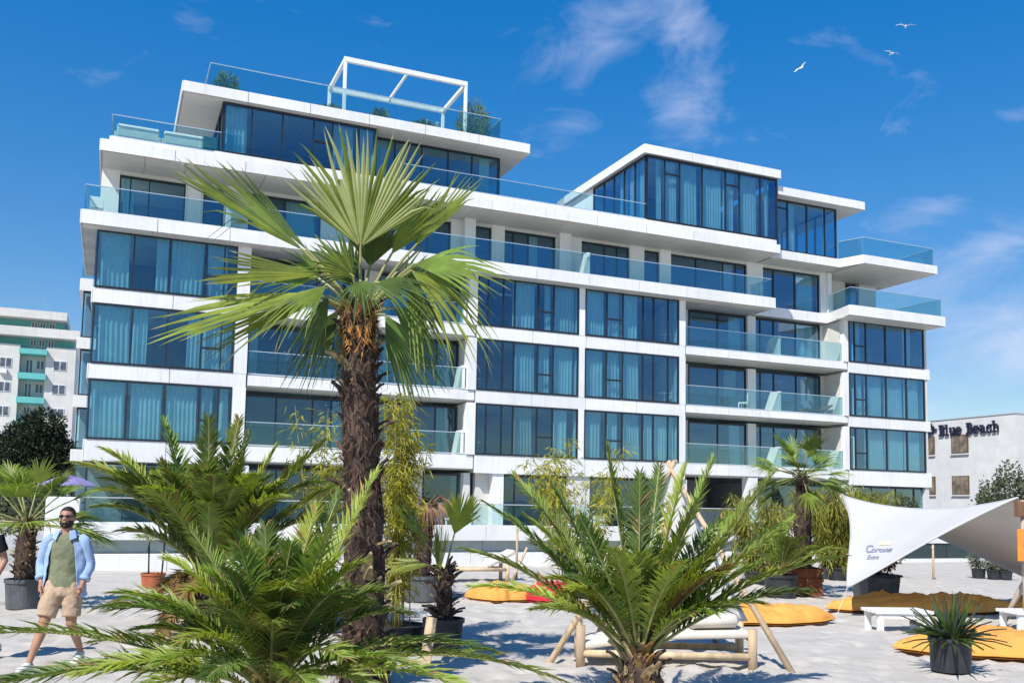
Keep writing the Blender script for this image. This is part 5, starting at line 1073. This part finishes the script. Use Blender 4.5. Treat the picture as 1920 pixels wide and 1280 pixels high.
    m = MB(); ball(m, (0, -.028, 1.618), (.072, .088, .072), 18, 12); h_ = m.v; m2 = MB(); keep = [f for f in m.f if all(h_[i][1] < .015 and h_[i][2] < 1.655-.02*(abs(h_[i][0]) < .03) for i in f)]; m2.add(h_, keep); o = m2.build('beard', 'hair_dark', P, smooth=True); o.modifiers.new('t', 'SOLIDIFY').thickness = .01
    m = MB(); m.tube([(-.02, -.125, 1.632), (.02, -.125, 1.632)], .005, 6); m.build('mouth', 'skin', P)
    if glasses:
        m = MB()
        for sx in (-1, 1):
            ball(m, (sx*.034, -.104, 1.688), (.030, .012, .021), 12, 8); m.bar((sx*.062, -.098, 1.694), (sx*.080, .0, 1.69), .006, .008)
        m.bar((-.012, -.116, 1.695), (.012, -.116, 1.695), .006, .007); m.build('sunglasses', 'lens_black', P, smooth=False)
    if shirt:
        m = MB(); rows = [(.80, .235, .175, 62, 56), (.90, .232, .168, 58, 52), (1.02, .226, .160, 50, 46), (1.15, .222, .152, 44, 42), (1.28, .222, .148, 38, 38), (1.38, .212, .138, 34, 34), (1.44, .190, .118, 30, 30), (1.495, .105, .088, 26, 26), (1.53, .085, .080, 30, 30)]; n = 60; vs = []
        for z, rx, ry, aL, aR in rows:
            for i in range(n+1):
                t_ = i/n; a = -PI/2+R(aR)+(2*PI-R(aR)-R(aL))*t_; edge = max(0, 1-min(t_, 1-t_)*9)
                wv = 1+.045*math.sin(a*7+z*9)*(1-z/1.7)*2+.07*edge*(1.45-z)
                vs.append((rx*wv*math.cos(a), ry*wv*math.sin(a)+.008, z+.015*math.sin(a*3)))
        m.add(vs, [(j*(n+1)+i, j*(n+1)+i+1, (j+1)*(n+1)+i+1, (j+1)*(n+1)+i) for j in range(len(rows)-1) for i in range(n)]); o = m.build('shirt', shirt, P, smooth=True); sb_ = o.modifiers.new('sub', 'SUBSURF'); sb_.levels = sb_.render_levels = 2; folds(o, .03); o.modifiers.new('t', 'SOLIDIFY').thickness = .008
        for s in 'LR':
            sh, e, w = J['sh'+s], J['el'+s], J['wr'+s]; m = MB(); m.tube([sh+Vector((.06 if s == 'L' else -.06, 0, .035)), sh+Vector((0, 0, .0)), sh.lerp(e, .3), sh.lerp(e, .65), e, e.lerp(w, .3), e.lerp(w, .62), e.lerp(w, .70)], [.055, .078, .072, .064, .061, .058, .053, .055], 16, cap=True)
            so2 = m.build('sleeve', shirt, P, smooth=True); sb_ = so2.modifiers.new('sub', 'SUBSURF'); sb_.levels = sb_.render_levels = 2; folds(so2, .018)
            m = MB(); m.tube([e.lerp(w, .60), e.lerp(w, .74)], [.064, .062], 16); m.build('cuff', shirt, so2, smooth=True)
        for sx in (-1, 1):
            m = MB(); m.add([(sx*.05, -.085, 1.525), (sx*.10, -.05, 1.535), (sx*.135, -.085, 1.45), (sx*.075, -.128, 1.42)], [(0, 1, 2, 3)])
            o = m.build('collar', shirt, P); o.modifiers.new('t', 'SOLIDIFY').thickness = .01
    return P
person('bearded man in open light blue shirt, olive tee and tan shorts walking with sunglasses', (-5.02, 10.62, 0), .10, 'tee_olive', 'shorts_tan', 'shirt_blue')
person('person in black at the far left edge, only one arm in view', (-6.20, 11.0, 0), .05, 'tee_black', 'shorts_navy', None, False)

# ------------------------------------------------------------------ gulls
mat('gull_white', (.78, .78, .78), .7, var=.04); mat('gull_grey', (.40, .42, .45), .7)
for (px_, py_, d_, bank, hd, lab) in ((1501, 128, 60, -.75, .4, 'white gull banking over the right penthouse, lowest of the three'), (1698, 50, 60, .15, -.3, 'white gull gliding highest at the upper right'), (1672, 101, 70, .1, .2, 'white gull gliding just below the highest one')):
    p = at(px_, py_, d_); g = thing('gull', lab, 'bird', p, hd, 'gulls in the sky'); g.rotation_euler = (.2, bank, hd)
    m = MB(); m.tube([(0, -.26, .0), (0, -.2, .02), (0, -.05, 0), (0, .12, 0), (0, .26, .0)], [.012, .04, .065, .05, .015], 10); m.build('body', 'gull_white', g, smooth=True)
    for sx in (-1, 1):
        m = MB(); m.add([(sx*.04, -.12, .02), (sx*.04, .06, .02), (sx*.30, -.17, .12), (sx*.32, .0, .12), (sx*.62, -.04, .08), (sx*.66, .05, .08), (sx*.04, -.12, .0), (sx*.30, -.17, .10), (sx*.62, -.04, .065)], [(0, 2, 3, 1), (2, 4, 5, 3), (6, 7, 2, 0), (7, 8, 4, 2)]); m.build('wing', 'gull_white' if sx < 0 else 'gull_grey', g)
    m = MB(); m.add([(-.03, .22, 0), (.03, .22, 0), (.07, .38, 0), (-.07, .38, 0)], [(0, 1, 2, 3)]); m.build('tail', 'gull_white', g)
